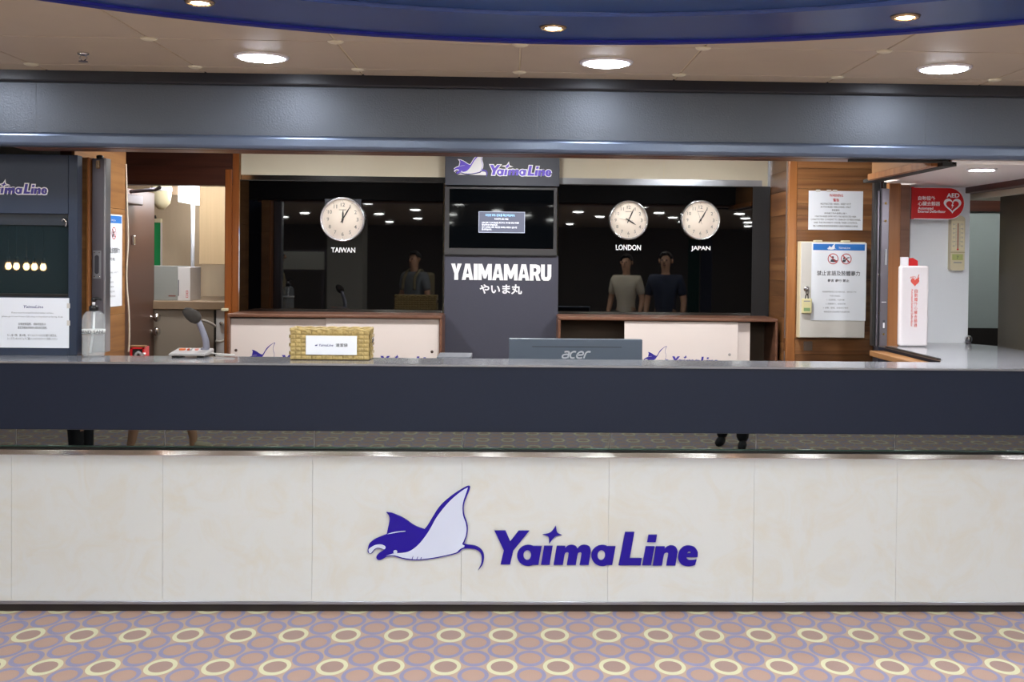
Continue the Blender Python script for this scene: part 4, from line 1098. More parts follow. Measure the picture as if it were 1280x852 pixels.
# charcoal pillar with the screen
YQ = 1.86
dp = thing('display_pillar', 'charcoal display pillar with white ship name lettering in the middle of the back wall', 'pillar', (-0.07, YB, 0))
x0, x1, _, z1 = pr(555, 320, 697.5, 440, YQ)
zu0 = at(626, 233, YQ).z
part('lower_panel', dp, box(x0, YQ, 0.0, x1, YB, z1+0.005, 0.002, 1), pillar_m)
part('screen_recess', dp, box(x0+0.01, YQ+0.02, z1+0.005, x1-0.01, YB, zu0), black_m)
part('upper_panel', dp, box(x0, YQ-0.01, zu0+0.004, x1, YB, 2.15, 0.002, 1), pillar_top_m)
rx = pr(564, 330, 689, 350, YQ); b = bmesh.new()
def condensed(s, x0, x1, z0, z1, y, thick):
    """blocky rounded capitals drawn as strokes, extruded"""
    W = {'Y': 0.92, 'A': 1.0, 'I': 0.34, 'M': 1.22, 'R': 0.95, 'U': 0.92}
    w = 0.33; tot = sum(W[c] for c in s)+0.055*(len(s)-1); k = (x1-x0)/tot; H = z1-z0; cx = 0; out = []
    for ch in s:
        a = cx; b_ = cx+W[ch]; m_ = (a+b_)/2
        if ch == 'Y': L = [[(a, 1), (a+w*1.05, 1), (m_, 0.62), (b_-w*1.05, 1), (b_, 1), (m_+w/2, 0.40), (m_+w/2, 0), (m_-w/2, 0), (m_-w/2, 0.40)]]
        elif ch == 'A': L = [[(a, 0), (m_-w*0.62, 1), (m_+w*0.62, 1), (b_, 0), (b_-w*0.98, 0), (b_-w*1.12, 0.17), (a+w*1.12, 0.17), (a+w*0.98, 0)], [(m_-0.115, 0.37), (m_+0.115, 0.37), (m_, 0.78)]]
        elif ch == 'I': L = [[(a, 0), (a, 1), (b_, 1), (b_, 0)]]
        elif ch == 'M': L = [[(a, 0), (a, 1), (a+w*1.05, 1), (m_, 0.52), (b_-w*1.05, 1), (b_, 1), (b_, 0), (b_-w*0.95, 0), (b_-w*0.95, 0.48), (m_+0.1, 0.1), (m_-0.1, 0.1), (a+w*0.95, 0.48), (a+w*0.95, 0)]]
        elif ch == 'R': L = [[(a, 0), (a, 1), (a+0.55, 1), (b_-0.1, 0.93), (b_-0.01, 0.78), (b_-0.01, 0.58), (b_-0.08, 0.45), (b_-0.2, 0.37), (b_, 0), (b_-w*1.05, 0), (a+0.48, 0.32), (a+w, 0.32), (a+w, 0)], [(a+w, 0.53), (a+0.52, 0.53), (a+0.6, 0.6), (a+0.6, 0.72), (a+0.52, 0.78), (a+w, 0.78)]]
        elif ch == 'U': L = [[(a, 1), (a+w, 1), (a+w, 0.32), (a+w+0.04, 0.23), (m_, 0.2), (b_-w-0.04, 0.23), (b_-w, 0.32), (b_-w, 1), (b_, 1), (b_, 0.28), (b_-0.07, 0.1), (b_-0.24, 0.0), (a+0.24, 0.0), (a+0.07, 0.1), (a, 0.28)]]
        out.append(L); cx = b_+0.055
    res = []
    for L in out:
        bm = curve_bm([[(p[0]*k+x0, p[1]*H+z0) for p in l] for l in L], ext=thick/2, off=0.0006)
        res.append(place(bm, y-thick/2, 1, 1, 0, 0))
    return res
for i, bm in enumerate(condensed('YAIMAMARU', rx[0], rx[1], rx[2], rx[3], YQ, 0.004)):
    for v in bm.verts: v.co.y -= 0.0006*(i % 2)
    part('letter', dp, bm, white_print_m)
rx = pr(599.5, 355, 652.5, 367.5, YQ)
part('lettering', dp, fit_text('やいま丸', rx[0], rx[1], rx[2], rx[3], YQ, off=0.028, thick=0.003, res=4), white_print_m)
# printed emblem on the upper panel
xl, xr2 = at(566.5, 210, YQ-0.01).x, at(690, 210, YQ-0.01).x
kw = (xr2-xl)
zc_ = at(640, 207.5, YQ-0.01).z
y_ = YQ-0.0115
# word part: spans 612..690 px, baseline about v 219
k_w = (at(689, 215, y_).x-at(612.5, 215, y_).x)/255.3*414.0
logo(dp, at(689, 215, y_).x-(873.5-CENTER[0])*k_w/414.0, at(650, 219.3, y_).z+(706-CENTER[1])*k_w/414.0, k_w, y_, lilac_m, lilac_m, white_print_m, outline=0.0046, manta=False)
k_m = (at(609.5, 215, y_).x-at(567, 215, y_).x)/146.0*414.0
logo(dp, at(609.5, 215, y_).x-(606-CENTER[0])*k_m/414.0, at(600, 217.5, y_).z+(700-CENTER[1])*k_m/414.0, k_m, y_, lilac_m, lilac_m, white_print_m, outline=0.004, word=False, belly_m_=white_print_m)

tv = thing('television', 'black wall screen with grey bezel showing a small text message box, in the pillar', 'television', (-0.07, YQ, 1.5))
x0, x1, z0, z1 = pr(556, 234, 696, 318.5, YQ-0.012)
sx0, sx1, sz0, sz1 = pr(561.5, 236.5, 692, 310.5, YQ-0.012)
y0 = YQ-0.012
bzl = curve_bm([[(x0, z0), (x1, z0), (x1, z1), (x0, z1)], [(sx0, sz0), (sx1, sz0), (sx1, sz1), (sx0, sz1)]], ext=0.011)
place(bzl, y0+0.011, 1, 1, 0, 0); part('bezel', tv, bzl, bezel_m)
part('bezel_lip', tv, box(x0, y0-0.002, z0-0.004, x1, y0+0.02, z0+0.002, 0.001, 1), black_m)
part('screen', tv, box(sx0-0.003, y0+0.006, sz0-0.003, sx1+0.003, y0+0.02, sz1+0.003), screen_m)
mx0, mx1, mz0, mz1 = pr(598.3, 264.5, 656, 290.8, y0+0.006)
msg = part('message_box', tv, box(mx0, y0+0.0045, mz0, mx1, y0+0.006, mz1), msg_m)
bm = bmesh.new()
for a in ((mx0, mz0, mx1, mz0+0.002), (mx0, mz1-0.002, mx1, mz1), (mx0, mz0, mx0+0.002, mz1), (mx1-0.002, mz0, mx1, mz1)): bx(bm, a[0], y0+0.0038, a[1], a[2], y0+0.0045, a[3])
part('message_border', msg, bm, msg_edge_m)
mw, mh = mx1-mx0, mz1-mz0; mc = (mx0+mx1)/2
text_lines('message_title', msg, [('수신된 방송 신호를 확인하십시오', mc-0.01, mz0+mh*0.775, mh*0.11, mw*0.64)], y0+0.0036, msg_blue_m, 0.01)
ml = mx0+mw*0.07
text_lines('message_text', msg, [('수신되지 않는 채널', mc-0.003, mz0+mh*0.61, mh*0.085, mw*0.30)] + [(t_, ml+mw*w_/2, mz0+mh*z_, mh*0.085, mw*w_) for t_, w_, z_ in (
  ('외부 입력 기기의 전원을 확인하고, 케이블 연결 상태를', 0.80, 0.43), ('확인하여 주십시오.', 0.35, 0.325),
  ('상기 사항을 모두 확인한 후에도 화면이 없으면', 0.76, 0.215), ('문의하십시오.', 0.22, 0.11))], y0+0.0036, msg_white_m, 0.004)

# clocks
YCK = YG
def clock(label, u, v, d_px, hour, minute, sec=None, case=case_m, plate=False, thick_numerals=0.0, hollow=False):
    c = at(u, v, YCK-0.03); R = 0.5*d_px*(YCK-0.03+4.4)/F
    t = thing('wall_clock', label, 'clock', (c.x, YCK, c.z), group='wall clocks')
    cc = (c.x, YCK, c.z)
    part('case', t, lathe(bmesh.new(), [(R*0.96, 0.0), (R, 0.006), (R, 0.026), (R*0.985, 0.034), (R*0.955, 0.037), (R*0.925, 0.034), (R*0.905, 0.024), (R*0.90, 0.018)], cc, 'Y', 64), case)
    part('dial', t, lathe(bmesh.new(), [(R*0.91, 0.016), (R*0.91, 0.019), (0.0, 0.019)], cc, 'Y', 64), face_m)
    yd = YCK-0.0197
    bm = bmesh.new()
    for h in range(1, 13):
        a = PI/2-h*PI/6; r = R*0.66
        tb = fit_text(str(h), -0.02*R/0.125, 0.02*R/0.125, -0.0105*R/0.125, 0.0105*R/0.125, yd, keep=True, off=0.012, res=2)
        for vv in tb.verts: vv.co += Vector((c.x+r*math.cos(a), 0, c.z+r*math.sin(a)))
        part('numeral', t, tb, numeral_m)
    bm = bmesh.new()
    for k in range(60):
        a = k*PI/30; r0, r1 = (R*0.80, R*0.85) if k % 5 == 0 else (R*0.825, R*0.85); w = 0.0011 if k % 5 == 0 else 0.0005
        d = Vector((math.cos(a), math.sin(a))); n_ = Vector((-d.y, d.x))*w
        join_bm(bm, place(curve_bm([[tuple(d*r0+n_), tuple(d*r1+n_), tuple(d*r1-n_), tuple(d*r0-n_)]]), yd, 1, 1, c.x, c.z))
    part('minute_ticks', t, bm, numeral_m)
    part('maker_mark', t, box(c.x-R*0.17, yd, c.z+R*0.405, c.x+R*0.15, yd+0.0006, c.z+R*0.45), mat('faint_mark', '#c4b6a8', 0.5))
    def hand(nm, ang, L, tail, w0, w1, yy_, m_=hand_m):
        d = Vector((math.sin(ang), math.cos(ang))); n_ = Vector((d.y, -d.x))
        pts = [-d*tail+n_*w0, -d*tail-n_*w0, d*L*0.55-n_*w1, d*L, d*L*0.55+n_*w1]
        part(nm, t, place(curve_bm([[tuple(p) for p in pts]], ext=0.0006), yy_, 1, 1, c.x, c.z), m_)
    hand('hour_hand', 2*PI*(hour+minute/60)/12, R*0.46, R*0.16, R*0.022, R*0.038, yd-0.002)
    hand('minute_hand', 2*PI*minute/60, R*0.72, R*0.16, R*0.018, R*0.030, yd-0.0035)
    if sec is not None: hand('second_hand', 2*PI*sec/60, R*0.68, R*0.22, R*0.006, R*0.006, yd-0.005, numeral_m)
    part('hub', t, lathe(bmesh.new(), [(R*0.05, 0.02), (R*0.05, 0.026), (0.0, 0.027)], cc, 'Y', 16), hand_m)
    if plate:
        part('mount_plate', t, box(c.x-R*0.82, YCK-0.003, c.z-R*0.1, c.x+R*0.80, YCK-0.0005, c.z+R*0.92), mat('clear_plate', '#3d3d46', 0.25))
    return t
clock('silver-rimmed round wall clock alone on the left black glass panel', 428, 274, 55.5, 0, 5, None, mat('bright_silver', '#e4e4ee', 0.2, metal=0.8), True)
clock('silver-rimmed round wall clock showing four o\'clock on the right black glass panel', 786, 275, 49.5, 4, 4, 46.5)
clock('silver-rimmed round wall clock showing one o\'clock, nearest the walnut wall', 876, 275, 50, 1, 5, 57)
def city(s, u0, v0, u1, v1, label):
    rx = pr(u0, v0, u1, v1, YG-0.004)
    t = thing('city_lettering', label, 'lettering', ((rx[0]+rx[1])/2, YG, rx[2]))
    tot = rx[1]-rx[0]
    part('letters', t, fit_text(s, rx[0], rx[1], rx[2], rx[3], YG, off=0.022, thick=0.003), white_print_m)
city('TAIWAN', 414, 309.2, 444, 315.5, 'white raised letters TAIWAN under the left wall clock')
city('LONDON', 769.8, 305.7, 801.2, 312.6, 'white raised letters LONDON under the four o\'clock wall clock')
city('JAPAN', 864, 307.4, 888, 314, 'white raised letters JAPAN under the one o\'clock wall clock')

# low desks along the back wall
def desk(label, u0, u1, v, y, depth, left_side=True):
    x0, x1 = at(u0, 420, y).x, at(u1, 420, y).x; z1 = at((u0+u1)/2, v, y).z; w = 0.018
    t = thing('back_desk', label, 'desk', ((x0+x1)/2, y, 0))
    part('desk_top', t, box(x0, y, z1-w, x1, YG-0.004, z1, 0.004, 2), wood_desk_m)
    part('side_panel', t, box(x0, y, 0, x0+w*0.8, YG-0.004, z1-w, 0.003, 1), wood_desk_m)
    part('side_panel', t, box(x1-w*0.8, y, 0, x1, YG-0.004, z1-w, 0.003, 1), wood_desk_m)
    part('back_panel', t, box(x0+w*0.8, YG-0.05, 0, x1-w*0.8, YG-0.03, z1-w), desk_in_m)
    part('shelf', t, box(x0+w*0.8, y+0.03, 0.72, x1-w*0.8, YG-0.05, 0.745), wood_desk_m)
    return t, x0, x1, z1
YD = 1.60
d1_, lx0, lx1, lz1 = desk('wood-edged back desk closed with white boards, under the left black glass panel', 283.5, 552.5, 393.2, YD, 0.3)
d2_, rx0, rx1, rz1 = desk('wood-edged open back desk under the right black glass panel', 697.5, 972.5, 397, YD, 0.3)
def board(label, u0, u1, v0, y, z0, logo_u=None, holes=(), group=None, kl=1.0, hole_m=None):
    x0, x1 = at(u0, 420, y).x, at(u1, 420, y).x; z1 = at((u0+u1)/2, v0, y).z
    t = thing('white_board', label, 'board', ((x0+x1)/2, y, z0), group=group)
    part('sheet', t, box(x0, y, z0, x1, y+0.006, z1, 0.001, 1), board_m)
    for u, v in holes:
        q = at(u, v, y); part('screw_hole', t, lathe(bmesh.new(), [(0.008, -0.0005), (0.008, 0.0008), (0.0, 0.001)], (q.x, y, q.z), 'Y', 18), hole_m or mat('hole_brown', '#4a3630', 0.5))
    if logo_u:
        ul, ur, vt = logo_u            # manta left, manta right and wing-tip height in px
        s = (at(ur, 440, y).x-at(ul, 440, y).x)/146.0*414.0
        ztip = at(ul, vt, y).z
        logo(t, at(ul, 440, y).x+(CENTER[0]-460)*s/414.0, ztip-(CENTER[1]-607)*s/414.0, s, y-0.0006, navy_ink_m if False else mat('indigo_print', '#2a1c8c', 0.45), mat('indigo_print', '#2a1c8c', 0.45), belly_m_=board_m)
    return t
board('white board with an indigo emblem closing the left half of the left back desk', 288.5, 409, 398.2, YD+0.03, 0.745, (308, 349, 427.5), ((295, 437.5),))
board('white board with a dark screw hole closing the right half of the left back desk', 407, 549, 398.2, YD+0.022, 0.745, (431, 472, 428.5), ((540, 439.5),))
board('white board with an indigo emblem leaning in the right back desk', 780.5, 922.5, 402, YD+0.012, 0.745, (804.5, 837.5, 432), ((912, 443),), hole_m=mat('hole_grey', '#a8a2a2', 0.4))
board('plain white board edge standing behind the emblem board in the right back desk', 860, 937.5, 402.5, YD+0.04, 0.745)

# ================================================================== RIGHT: walnut wall fittings
rx = pr(1010.5, 238.6, 1078.5, 287.3, YF)
wn = paper('white landscape warning notice with red heading on the walnut wall', rx, YF-0.0005)
W_, H_ = rx[1]-rx[0], rx[3]-rx[2]; xc = (rx[0]+rx[1])/2
yy = YF-0.0024
text_lines('heading', wn, [('WARNING', xc+W_*0.005, rx[2]+H_*0.85, H_*0.075, W_*0.25), ('警告', xc+W_*0.005, rx[2]+H_*0.725, H_*0.08, W_*0.11)], yy, red_ink_m, 0.016)
text_lines('printed_text', wn, [
 ('RESTRICTED AREA - KEEP OUT', xc, rx[2]+H_*0.645, H_*0.045, W_*0.56), ('AUTHORISED PERSONNEL ONLY', xc, rx[2]+H_*0.565, H_*0.045, W_*0.56),
 ('禁區重地', xc, rx[2]+H_*0.485, H_*0.045, W_*0.14), ('非本船工作人員禁止進入', xc, rx[2]+H_*0.405, H_*0.045, W_*0.42),
 ('UNAUTHORISED ENTRY INTO THIS RESTRICTED AREA', xc, rx[2]+H_*0.325, H_*0.042, W_*0.76), ('CONSTITUTES CONSENT TO SEARCH OF PERSONNEL', xc, rx[2]+H_*0.245, H_*0.042, W_*0.92),
 ('AND THE PROPERTY UNDER THEIR CONTROL', xc, rx[2]+H_*0.165, H_*0.042, W_*0.80), ('進入本禁區者視同同意接受人員及所攜物品之檢查', xc, rx[2]+H_*0.075, H_*0.048, W_*0.82)], yy, ink_m, 0.008)
bm = bmesh.new()
for k in (0.17, 0.37, 0.48): bx(bm, rx[0]+W_*k-0.012, YF-0.0035, rx[3]-0.006, rx[0]+W_*k+0.012, YF-0.002, rx[3]+0.006)
part('tape', wn, bm, mat('clear_tape', '#d8d4d0', 0.15))

KY = YF-0.07
x0, x1, z0, z1 = pr(1001.5, 302, 1082, 422.5, KY)
kb = thing('key_box', 'pale grey metal key box on the walnut wall, poster stuck on its door', 'cabinet', ((x0+x1)/2, YF, z0))
part('box_body', kb, box(x0-0.006, KY+0.012, z0, x1, YF, z1, 0.003, 2), mat('key_box_side', '#d6c8a8', 0.45))
part('box_door', kb, box(x0-0.002, KY, z0+0.003, x1-0.002, KY+0.0115, z1-0.003, 0.002, 1), box_m)
lk_ = at(1008, 361, KY)
l = part('lock', kb, lathe(bmesh.new(), [(0.016, 0.0), (0.016, 0.006), (0.011, 0.010), (0.0, 0.011)], (lk_.x, KY, lk_.z), 'Y', 20), chrome_m)
bm = bmesh.new(); tube(bm, [(lk_.x+0.008*math.cos(a), KY-0.016, lk_.z-0.016+0.012*math.sin(a)) for a in [2*PI*i/16 for i in range(17)]], 0.0022, 6); part('lock_ring', l, bm, chrome_m)
for k in (0.27, 0.70):
    xx = x0+(x1-x0)*k; part('hinge_tab', kb, box(xx-0.018, KY+0.004, z1-0.002, xx+0.018, YF-0.01, z1+0.008, 0.002, 1), ivory_m)
x0_, x1_, z0_, z1_ = pr(1002, 373, 1014.5, 391.5, KY-0.012)
kt = thing('key_padlock', 'small yellowed tag with a green mark hanging from the key box lock', 'key tag', ((x0_+x1_)/2, KY-0.012, z0_))
part('body', kt, box(x0_, KY-0.02, z0_, x1_, KY-0.003, z1_, 0.004, 2), yellow_m)
part('crease', kt, box(x0_+0.004, KY-0.0206, z1_-0.024, x1_-0.004, KY-0.0199, z1_-0.022), ivory_m)
part('green_mark', kt, box(x0_+0.010, KY-0.0206, z0_+0.012, x1_-0.010, KY-0.0199, z0_+0.03, 0.0), mat('tag_green', '#7f9c6c', 0.5))
part('tag_text', kt, box(x0_+0.010, KY-0.0206, z1_-0.016, x1_-0.010, KY-0.0199, z1_-0.011), ink_light_m)
bm = bmesh.new(); tube(bm, smooth_path([((x0_+x1_)/2-0.008, KY-0.012, z1_), ((x0_+x1_)/2-0.004, KY-0.015, z1_+0.02), ((x0_+x1_)/2+0.004, KY-0.015, z1_+0.022), ((x0_+x1_)/2+0.008, KY-0.012, z1_)], 5), 0.003, 8); part('shackle', kt, bm, black_m)
px0, px1, pz0, pz1 = pr(1014, 303.5, 1082.5, 400.5, KY)
poster('white prohibition poster with blue band stuck on the key box door', (px0, KY-0.0005, pz0), 0, px1-px0, pz1-pz0, 'prohibition posters')

# right shutter stack
YR = 0.80
rs = thing('folding_shutter', 'dark grey steel folding shutter stack with sticker beside the defibrillator case', 'shutter', (1.77, YR, 1.0))
x0, x1, z0, z1 = pr(1101, 235.5, 1110.5, 436.5, YR)
part('leaf', rs, box(x0, YR, 1.006, x1, YR+0.05, z1, 0.003, 2), steel_m)
part('gap_strip', rs, box(x0-0.028, YR+0.03, 1.0065, x0, YR+0.06, 1.79), black_m)
part('leaf_behind', rs, box(x0-0.012, YR+0.02, 1.006, x0-0.004, YR+0.03, z1-0.01), steel_m)
xm = (x0+x1)/2
part('hanger', rs, box(xm-0.006, YR+0.01, z1, xm+0.006, YR+0.03, 1.79), black_m)
part('edge_pull', rs, box(xm-0.001, YR-0.003, at(1106, 331, YR).z, xm+0.010, YR, at(1106, 311, YR).z, 0.001, 1), alu_m)
bm = bmesh.new()
for v in (254, 276): lathe(bm, [(0.006, 0.0), (0.006, 0.003), (0.0, 0.004)], (xm, YR, at(1106, v, YR).z), 'Y', 12)
part('brass_pins', rs, bm, mat('brass', '#b0905a', 0.3, metal=1.0))
q0, q1 = at(1106, 400, YR).z, at(1106, 411, YR).z
part('sticker', rs, box(xm-0.005, YR-0.0012, q1, xm+0.006, YR, q0), ink_m)
part('sticker_text', rs, box(xm-0.004, YR-0.0016, q1+0.004, xm+0.004, YR-0.0012, q0-0.012), white_print_m)
part('sticker_mark', rs, box(xm-0.012, YR-0.0012, at(1106, 377.8, YR).z, xm+0.010, YR, at(1106, 377.0, YR).z), white_print_m)
part('brass_stud', rs, lathe(bmesh.new(), [(0.005, 0.0), (0.005, 0.004), (0.0, 0.005)], (xm, YR, at(1106, 417.5, YR).z), 'Y', 12), mat('brass', '#b0905a', 0.3, metal=1.0))
for v in (343, 391): 
    q = at(1098.5, v, YR+0.02); part('pin', rs, lathe(bmesh.new(), [(0.004, 0.0), (0.004, 0.006), (0.0, 0.007)], (q.x, YR+0.02, q.z), 'Y', 10), chrome_m)

# red flag sign
YA = 1.03
x0, x1, z0, z1 = pr(1142.3, 234, 1205.8, 274, YA)
ag = thing('flag_sign', 'red round-ended defibrillator flag sign with white heart above the white case', 'sign', (x0, YA, z0))
H = z1-z0; Rr = H/2
def flag(inset): 
    r = Rr-inset
    return [(x0, z0+inset), (x1-Rr, z0+inset)] + [(x1-Rr+r*math.cos(a), z0+Rr+r*math.sin(a)) for a in [-PI/2+PI*i/20 for i in range(1, 20)]] + [(x1-Rr, z1-inset), (x0, z1-inset)]
part('white_border', ag, prism_y(bmesh.new(), flag(0.0), YA, YA+0.006), white_print_m)
part('red_face', ag, prism_y(bmesh.new(), flag(0.0035), YA-0.0008, YA), red_m)
part('bracket', ag, box(x0-0.012, YA-0.001, z0, x0, YA+0.012, z1), red_m)
def fx(u): return at(u, 254, YA).x
def fz(v): return at(1175, v, YA).z
ya = YA-0.0016
part('heading', ag, fit_text('AED', fx(1183), fx(1199), fz(246.6), fz(241.2), ya, off=0.03), white_print_m)
part('title', ag, fit_text('自動體外', fx(1147.5), fx(1169), fz(250.5), fz(245.2), ya, off=0.012), white_print_m)
part('title', ag, fit_text('心臟去顫器', fx(1147.5), fx(1175), fz(257.3), fz(251.8), ya, off=0.012), white_print_m)
part('subtitle', ag, fit_text('Automated', fx(1147.5), fx(1166.5), fz(262), fz(258.7), ya, off=0.02), white_print_m)
part('subtitle', ag, fit_text('External Defibrillator', fx(1147.5), fx(1182), fz(266), fz(262.6), ya, off=0.02), white_print_m)
def heart(cx, cz, w, h):
    pts = []
    for i in range(48):
        t = 2*PI*i/48
        pts.append((cx+w/2*(16*math.sin(t)**3)/16, cz+h/2*((13*math.cos(t)-5*math.cos(2*t)-2*math.cos(3*t)-math.cos(4*t))+2.5)/14.5))
    return pts
hx, hzc = fx(1190.5), fz(257.5); hw, hh = fx(1201.5)-fx(1179.5), fz(248)-fz(267)
part('heart_outline', ag, place(curve_bm([heart(hx, hzc, hw, hh), heart(hx, hzc, hw*0.72, hh*0.68)]), ya, 1, 1, 0, 0), white_print_m)
bolt = [(0.15, 1), (-0.45, -0.05), (0.0, -0.05), (-0.35, -1), (0.5, 0.25), (0.08, 0.25), (0.45, 1)]
part('bolt', ag, place(curve_bm([[(hx+a*hw*0.16, hzc+0.002+b*hh*0.24) for a, b in bolt]]), ya, 1, 1, 0, 0), white_print_m)

# white defibrillator case on the counter wing
YC = 0.87
x0, x1, _, z1 = pr(1125, 332, 1161, 432, YC)
ac = thing('defibrillator_case', 'white defibrillator case with red print standing on the right counter wing', 'case', ((x0+x1)/2, YC, 1.0))
part('body', ac, box(x0, YC, 1.001, x1, YC+0.09, z1, 0.012, 4), aed_m)
xw = at(1125.5, 325, YC+0.03).x; xw2 = at(1136, 325, YC+0.03).x; zt1 = at(1130, 321, YC+0.03).z
part('white_tab', ac, box(xw, YC+0.03, z1-0.004, xw2, YC+0.07, zt1, 0.003, 2), white_print_m)
bm = prism_y(bmesh.new(), [(xw2+0.001, z1-0.003), (at(1147.5, 325, YC+0.03).x, z1-0.003), (at(1147, 325, YC+0.03).x, zt1-0.018), (at(1141, 325, YC+0.03).x, zt1-0.004), (xw2+0.001, zt1-0.008)], YC+0.028, YC+0.07)
part('red_handle', ac, bm, red_m)
yc = YC-0.001
def ax(u): return at(u, 390, YC).x
def az(v): return at(1143, v, YC).z
part('emblem_text', ac, fit_text('AED', ax(1136.7), ax(1144), az(348), az(345.2), yc, off=0.01), salmon_m)
part('emblem_heart', ac, place(curve_bm([heart(ax(1143), az(353), ax(1148.5)-ax(1137.8), az(348)-az(358.2))]), yc, 1, 1, 0, 0), salmon_m)
part('emblem_bolt', ac, place(curve_bm([[(ax(1147)+a*0.012, az(348)+b*0.020) for a, b in bolt]]), yc-0.0006, 1, 1, 0, 0), salmon_m)
bm = bmesh.new()
chs = '自動體外心臟去顫器'
for i, ch in enumerate(chs):
    v0 = 361.2+i*5.33; join_bm(bm, fit_text(ch, ax(1142.6), ax(1146.6), az(v0+4.6), az(v0), yc, off=0.004, res=1))
part('vertical_title', ac, bm, salmon_m)
b = text_bm('Automated External Defibrillator', off=0.012)
for v in b.verts: v.co = (v.co.y, -v.co.x, v.co.z)
a_, b_, c_, d_ = bounds(b); w_t, h_t = ax(1141.2)-ax(1138.6), az(361)-az(408)
place(b, yc, w_t/(b_-a_), h_t/(d_-c_), ax(1138.6)-a_*w_t/(b_-a_), az(408)-c_*h_t/(d_-c_)); part('vertical_subtitle', ac, b, salmon_m)

# thermometer
YT = 1.105
x0, x1, z0, z1 = pr(1188.5, 269, 1206, 338, YT)
tm = thing('thermometer', 'ivory wall thermometer with a red liquid column below the flag sign', 'thermometer', ((x0+x1)/2, 1.14, z0))
rr = (x1-x0)/2
pts = [(x0+0.008, z0), (x1-0.008, z0), (x1, z0+0.008)] + [(x0+rr+rr*math.cos(a), z1-rr*0.6+rr*0.6*math.sin(a)) for a in [PI*i/12 for i in range(13)]] + [(x0, z0+0.008)]
part('housing', tm, prism_y(bmesh.new(), pts, YT, 1.14), ivory_m)
def tx(u): return at(u, 300, YT).x
def tz(v): return at(1197, v, YT).z
part('scale_plate', tm, box(tx(1189.6), YT-0.0012, tz(313), tx(1205), YT, tz(276), 0.0005, 1), mat('scale_plate', '#e6dcbc', 0.4))
part('glass_tube', tm, box(tx(1197.2)-0.0022, YT-0.003, tz(311), tx(1197.2)+0.0022, YT-0.0012, tz(279)), mat('red_liquid', '#8f4a44', 0.2))
part('bulb', tm, lathe(bmesh.new(), [(0.005, 0.0), (0.004, 0.004), (0.0, 0.005)], (tx(1197.2), YT-0.001, tz(311.5)), 'Y', 14), red_m)
bm = bmesh.new()
for i in range(21):
    zq = tz(280+i*1.35)
    for s in (-1, 1): bx(bm, tx(1197.2)+s*0.006, YT-0.0016, zq-0.0006, tx(1197.2)+s*(0.018 if i % 4 == 0 else 0.013), YT-0.0011, zq+0.0006)
part('scale_marks', tm, bm, ink_light_m)
bm = bmesh.new()
for i in range(6):
    for s in (-1, 1): join_bm(bm, fit_text(str(50-i*10), tx(1197.2)+s*0.022-0.005, tx(1197.2)+s*0.022+0.005, tz(281.6+i*5.4), tz(279.2+i*5.4), YT-0.0018, res=1))
part('scale_numbers', tm, bm, ink_light_m)
part('humidity_window', tm, box(tx(1190.5), YT-0.0015, tz(325), tx(1204), YT, tz(317.5), 0.0005, 1), lime_m)
part('humidity_text', tm, fit_text('7', tx(1196), tx(1198.4), tz(323.5), tz(319.8), YT-0.0022), ink_m)
part('band', tm, box(x0-0.001, YT-0.001, tz(315.6), x1+0.001, YT, tz(314.8)), mat('ivory_dark', '#a89c78', 0.4))  # thin band in a darker ivory across the housing
part('maker_mark', tm, box(tx(1192.5), YT-0.001, tz(328.6), tx(1202.5), YT, tz(327.4)), ink_light_m)

# chrome ball at the end of the counter wing
q = at(1210.5, 424.5, 1.12)
kn = thing('chrome_stop', 'small chrome ball stop at the far end of the right counter wing', 'door stop', (q.x, 1.12, 1.0))
part('ball', kn, lathe(bmesh.new(), [(0.0, 0.0)] + [(0.019*math.sin(a), 0.022-0.019*math.cos(a)) for a in [PI*i/12 for i in range(1, 12)]] + [(0.0, 0.041)], (q.x, 1.12, 1.0), 'Z', 24), chrome_m)
part('base', kn, lathe(bmesh.new(), [(0.0, 0.0), (0.014, 0.0), (0.012, 0.006), (0.0, 0.006)], (q.x, 1.12, 1.0), 'Z', 20), steel_m)

# ================================================================== BEHIND THE CAMERA: what the booth glass, mirror band and black glass reflect
def mirrored(u, v, y_glass, total):     # a point whose mirror image in the glass plane stands at this photo pixel
    d = ray(u, v); p_ = CAM + d*(total/d.y)
    return Vector((p_.x, y_glass-(p_.y-y_glass), p_.z))
for i, u in enumerate((10.5, 20.5, 33, 43, 54)):
    p_ = mirrored(u, 332+0.03*u, YW+0.028, 10.0)
    t = thing('pendant_lamp', 'warm glowing bulb hanging in the hall, mirrored in the ticket window glass', 'lamp', (p_.x, p_.y, ZC), group='warm pendant bulbs mirrored in the booth glass')
    part('bulb', t, lathe(bmesh.new(), [(0.0, -0.033), (0.018, -0.026), (0.026, -0.005), (0.022, 0.015), (0.012, 0.035), (0.0, 0.036)], p_, 'Z', 18), bulb_m)
    part('socket', t, lathe(bmesh.new(), [(0.0, 0.03), (0.014, 0.03), (0.014, 0.08), (0.0, 0.085)], p_, 'Z', 14), black_m)
    part('cord', t, tube(bmesh.new(), [(p_.x, p_.y, p_.z+0.08), (p_.x, p_.y, ZC)], 0.003, 6), black_m)

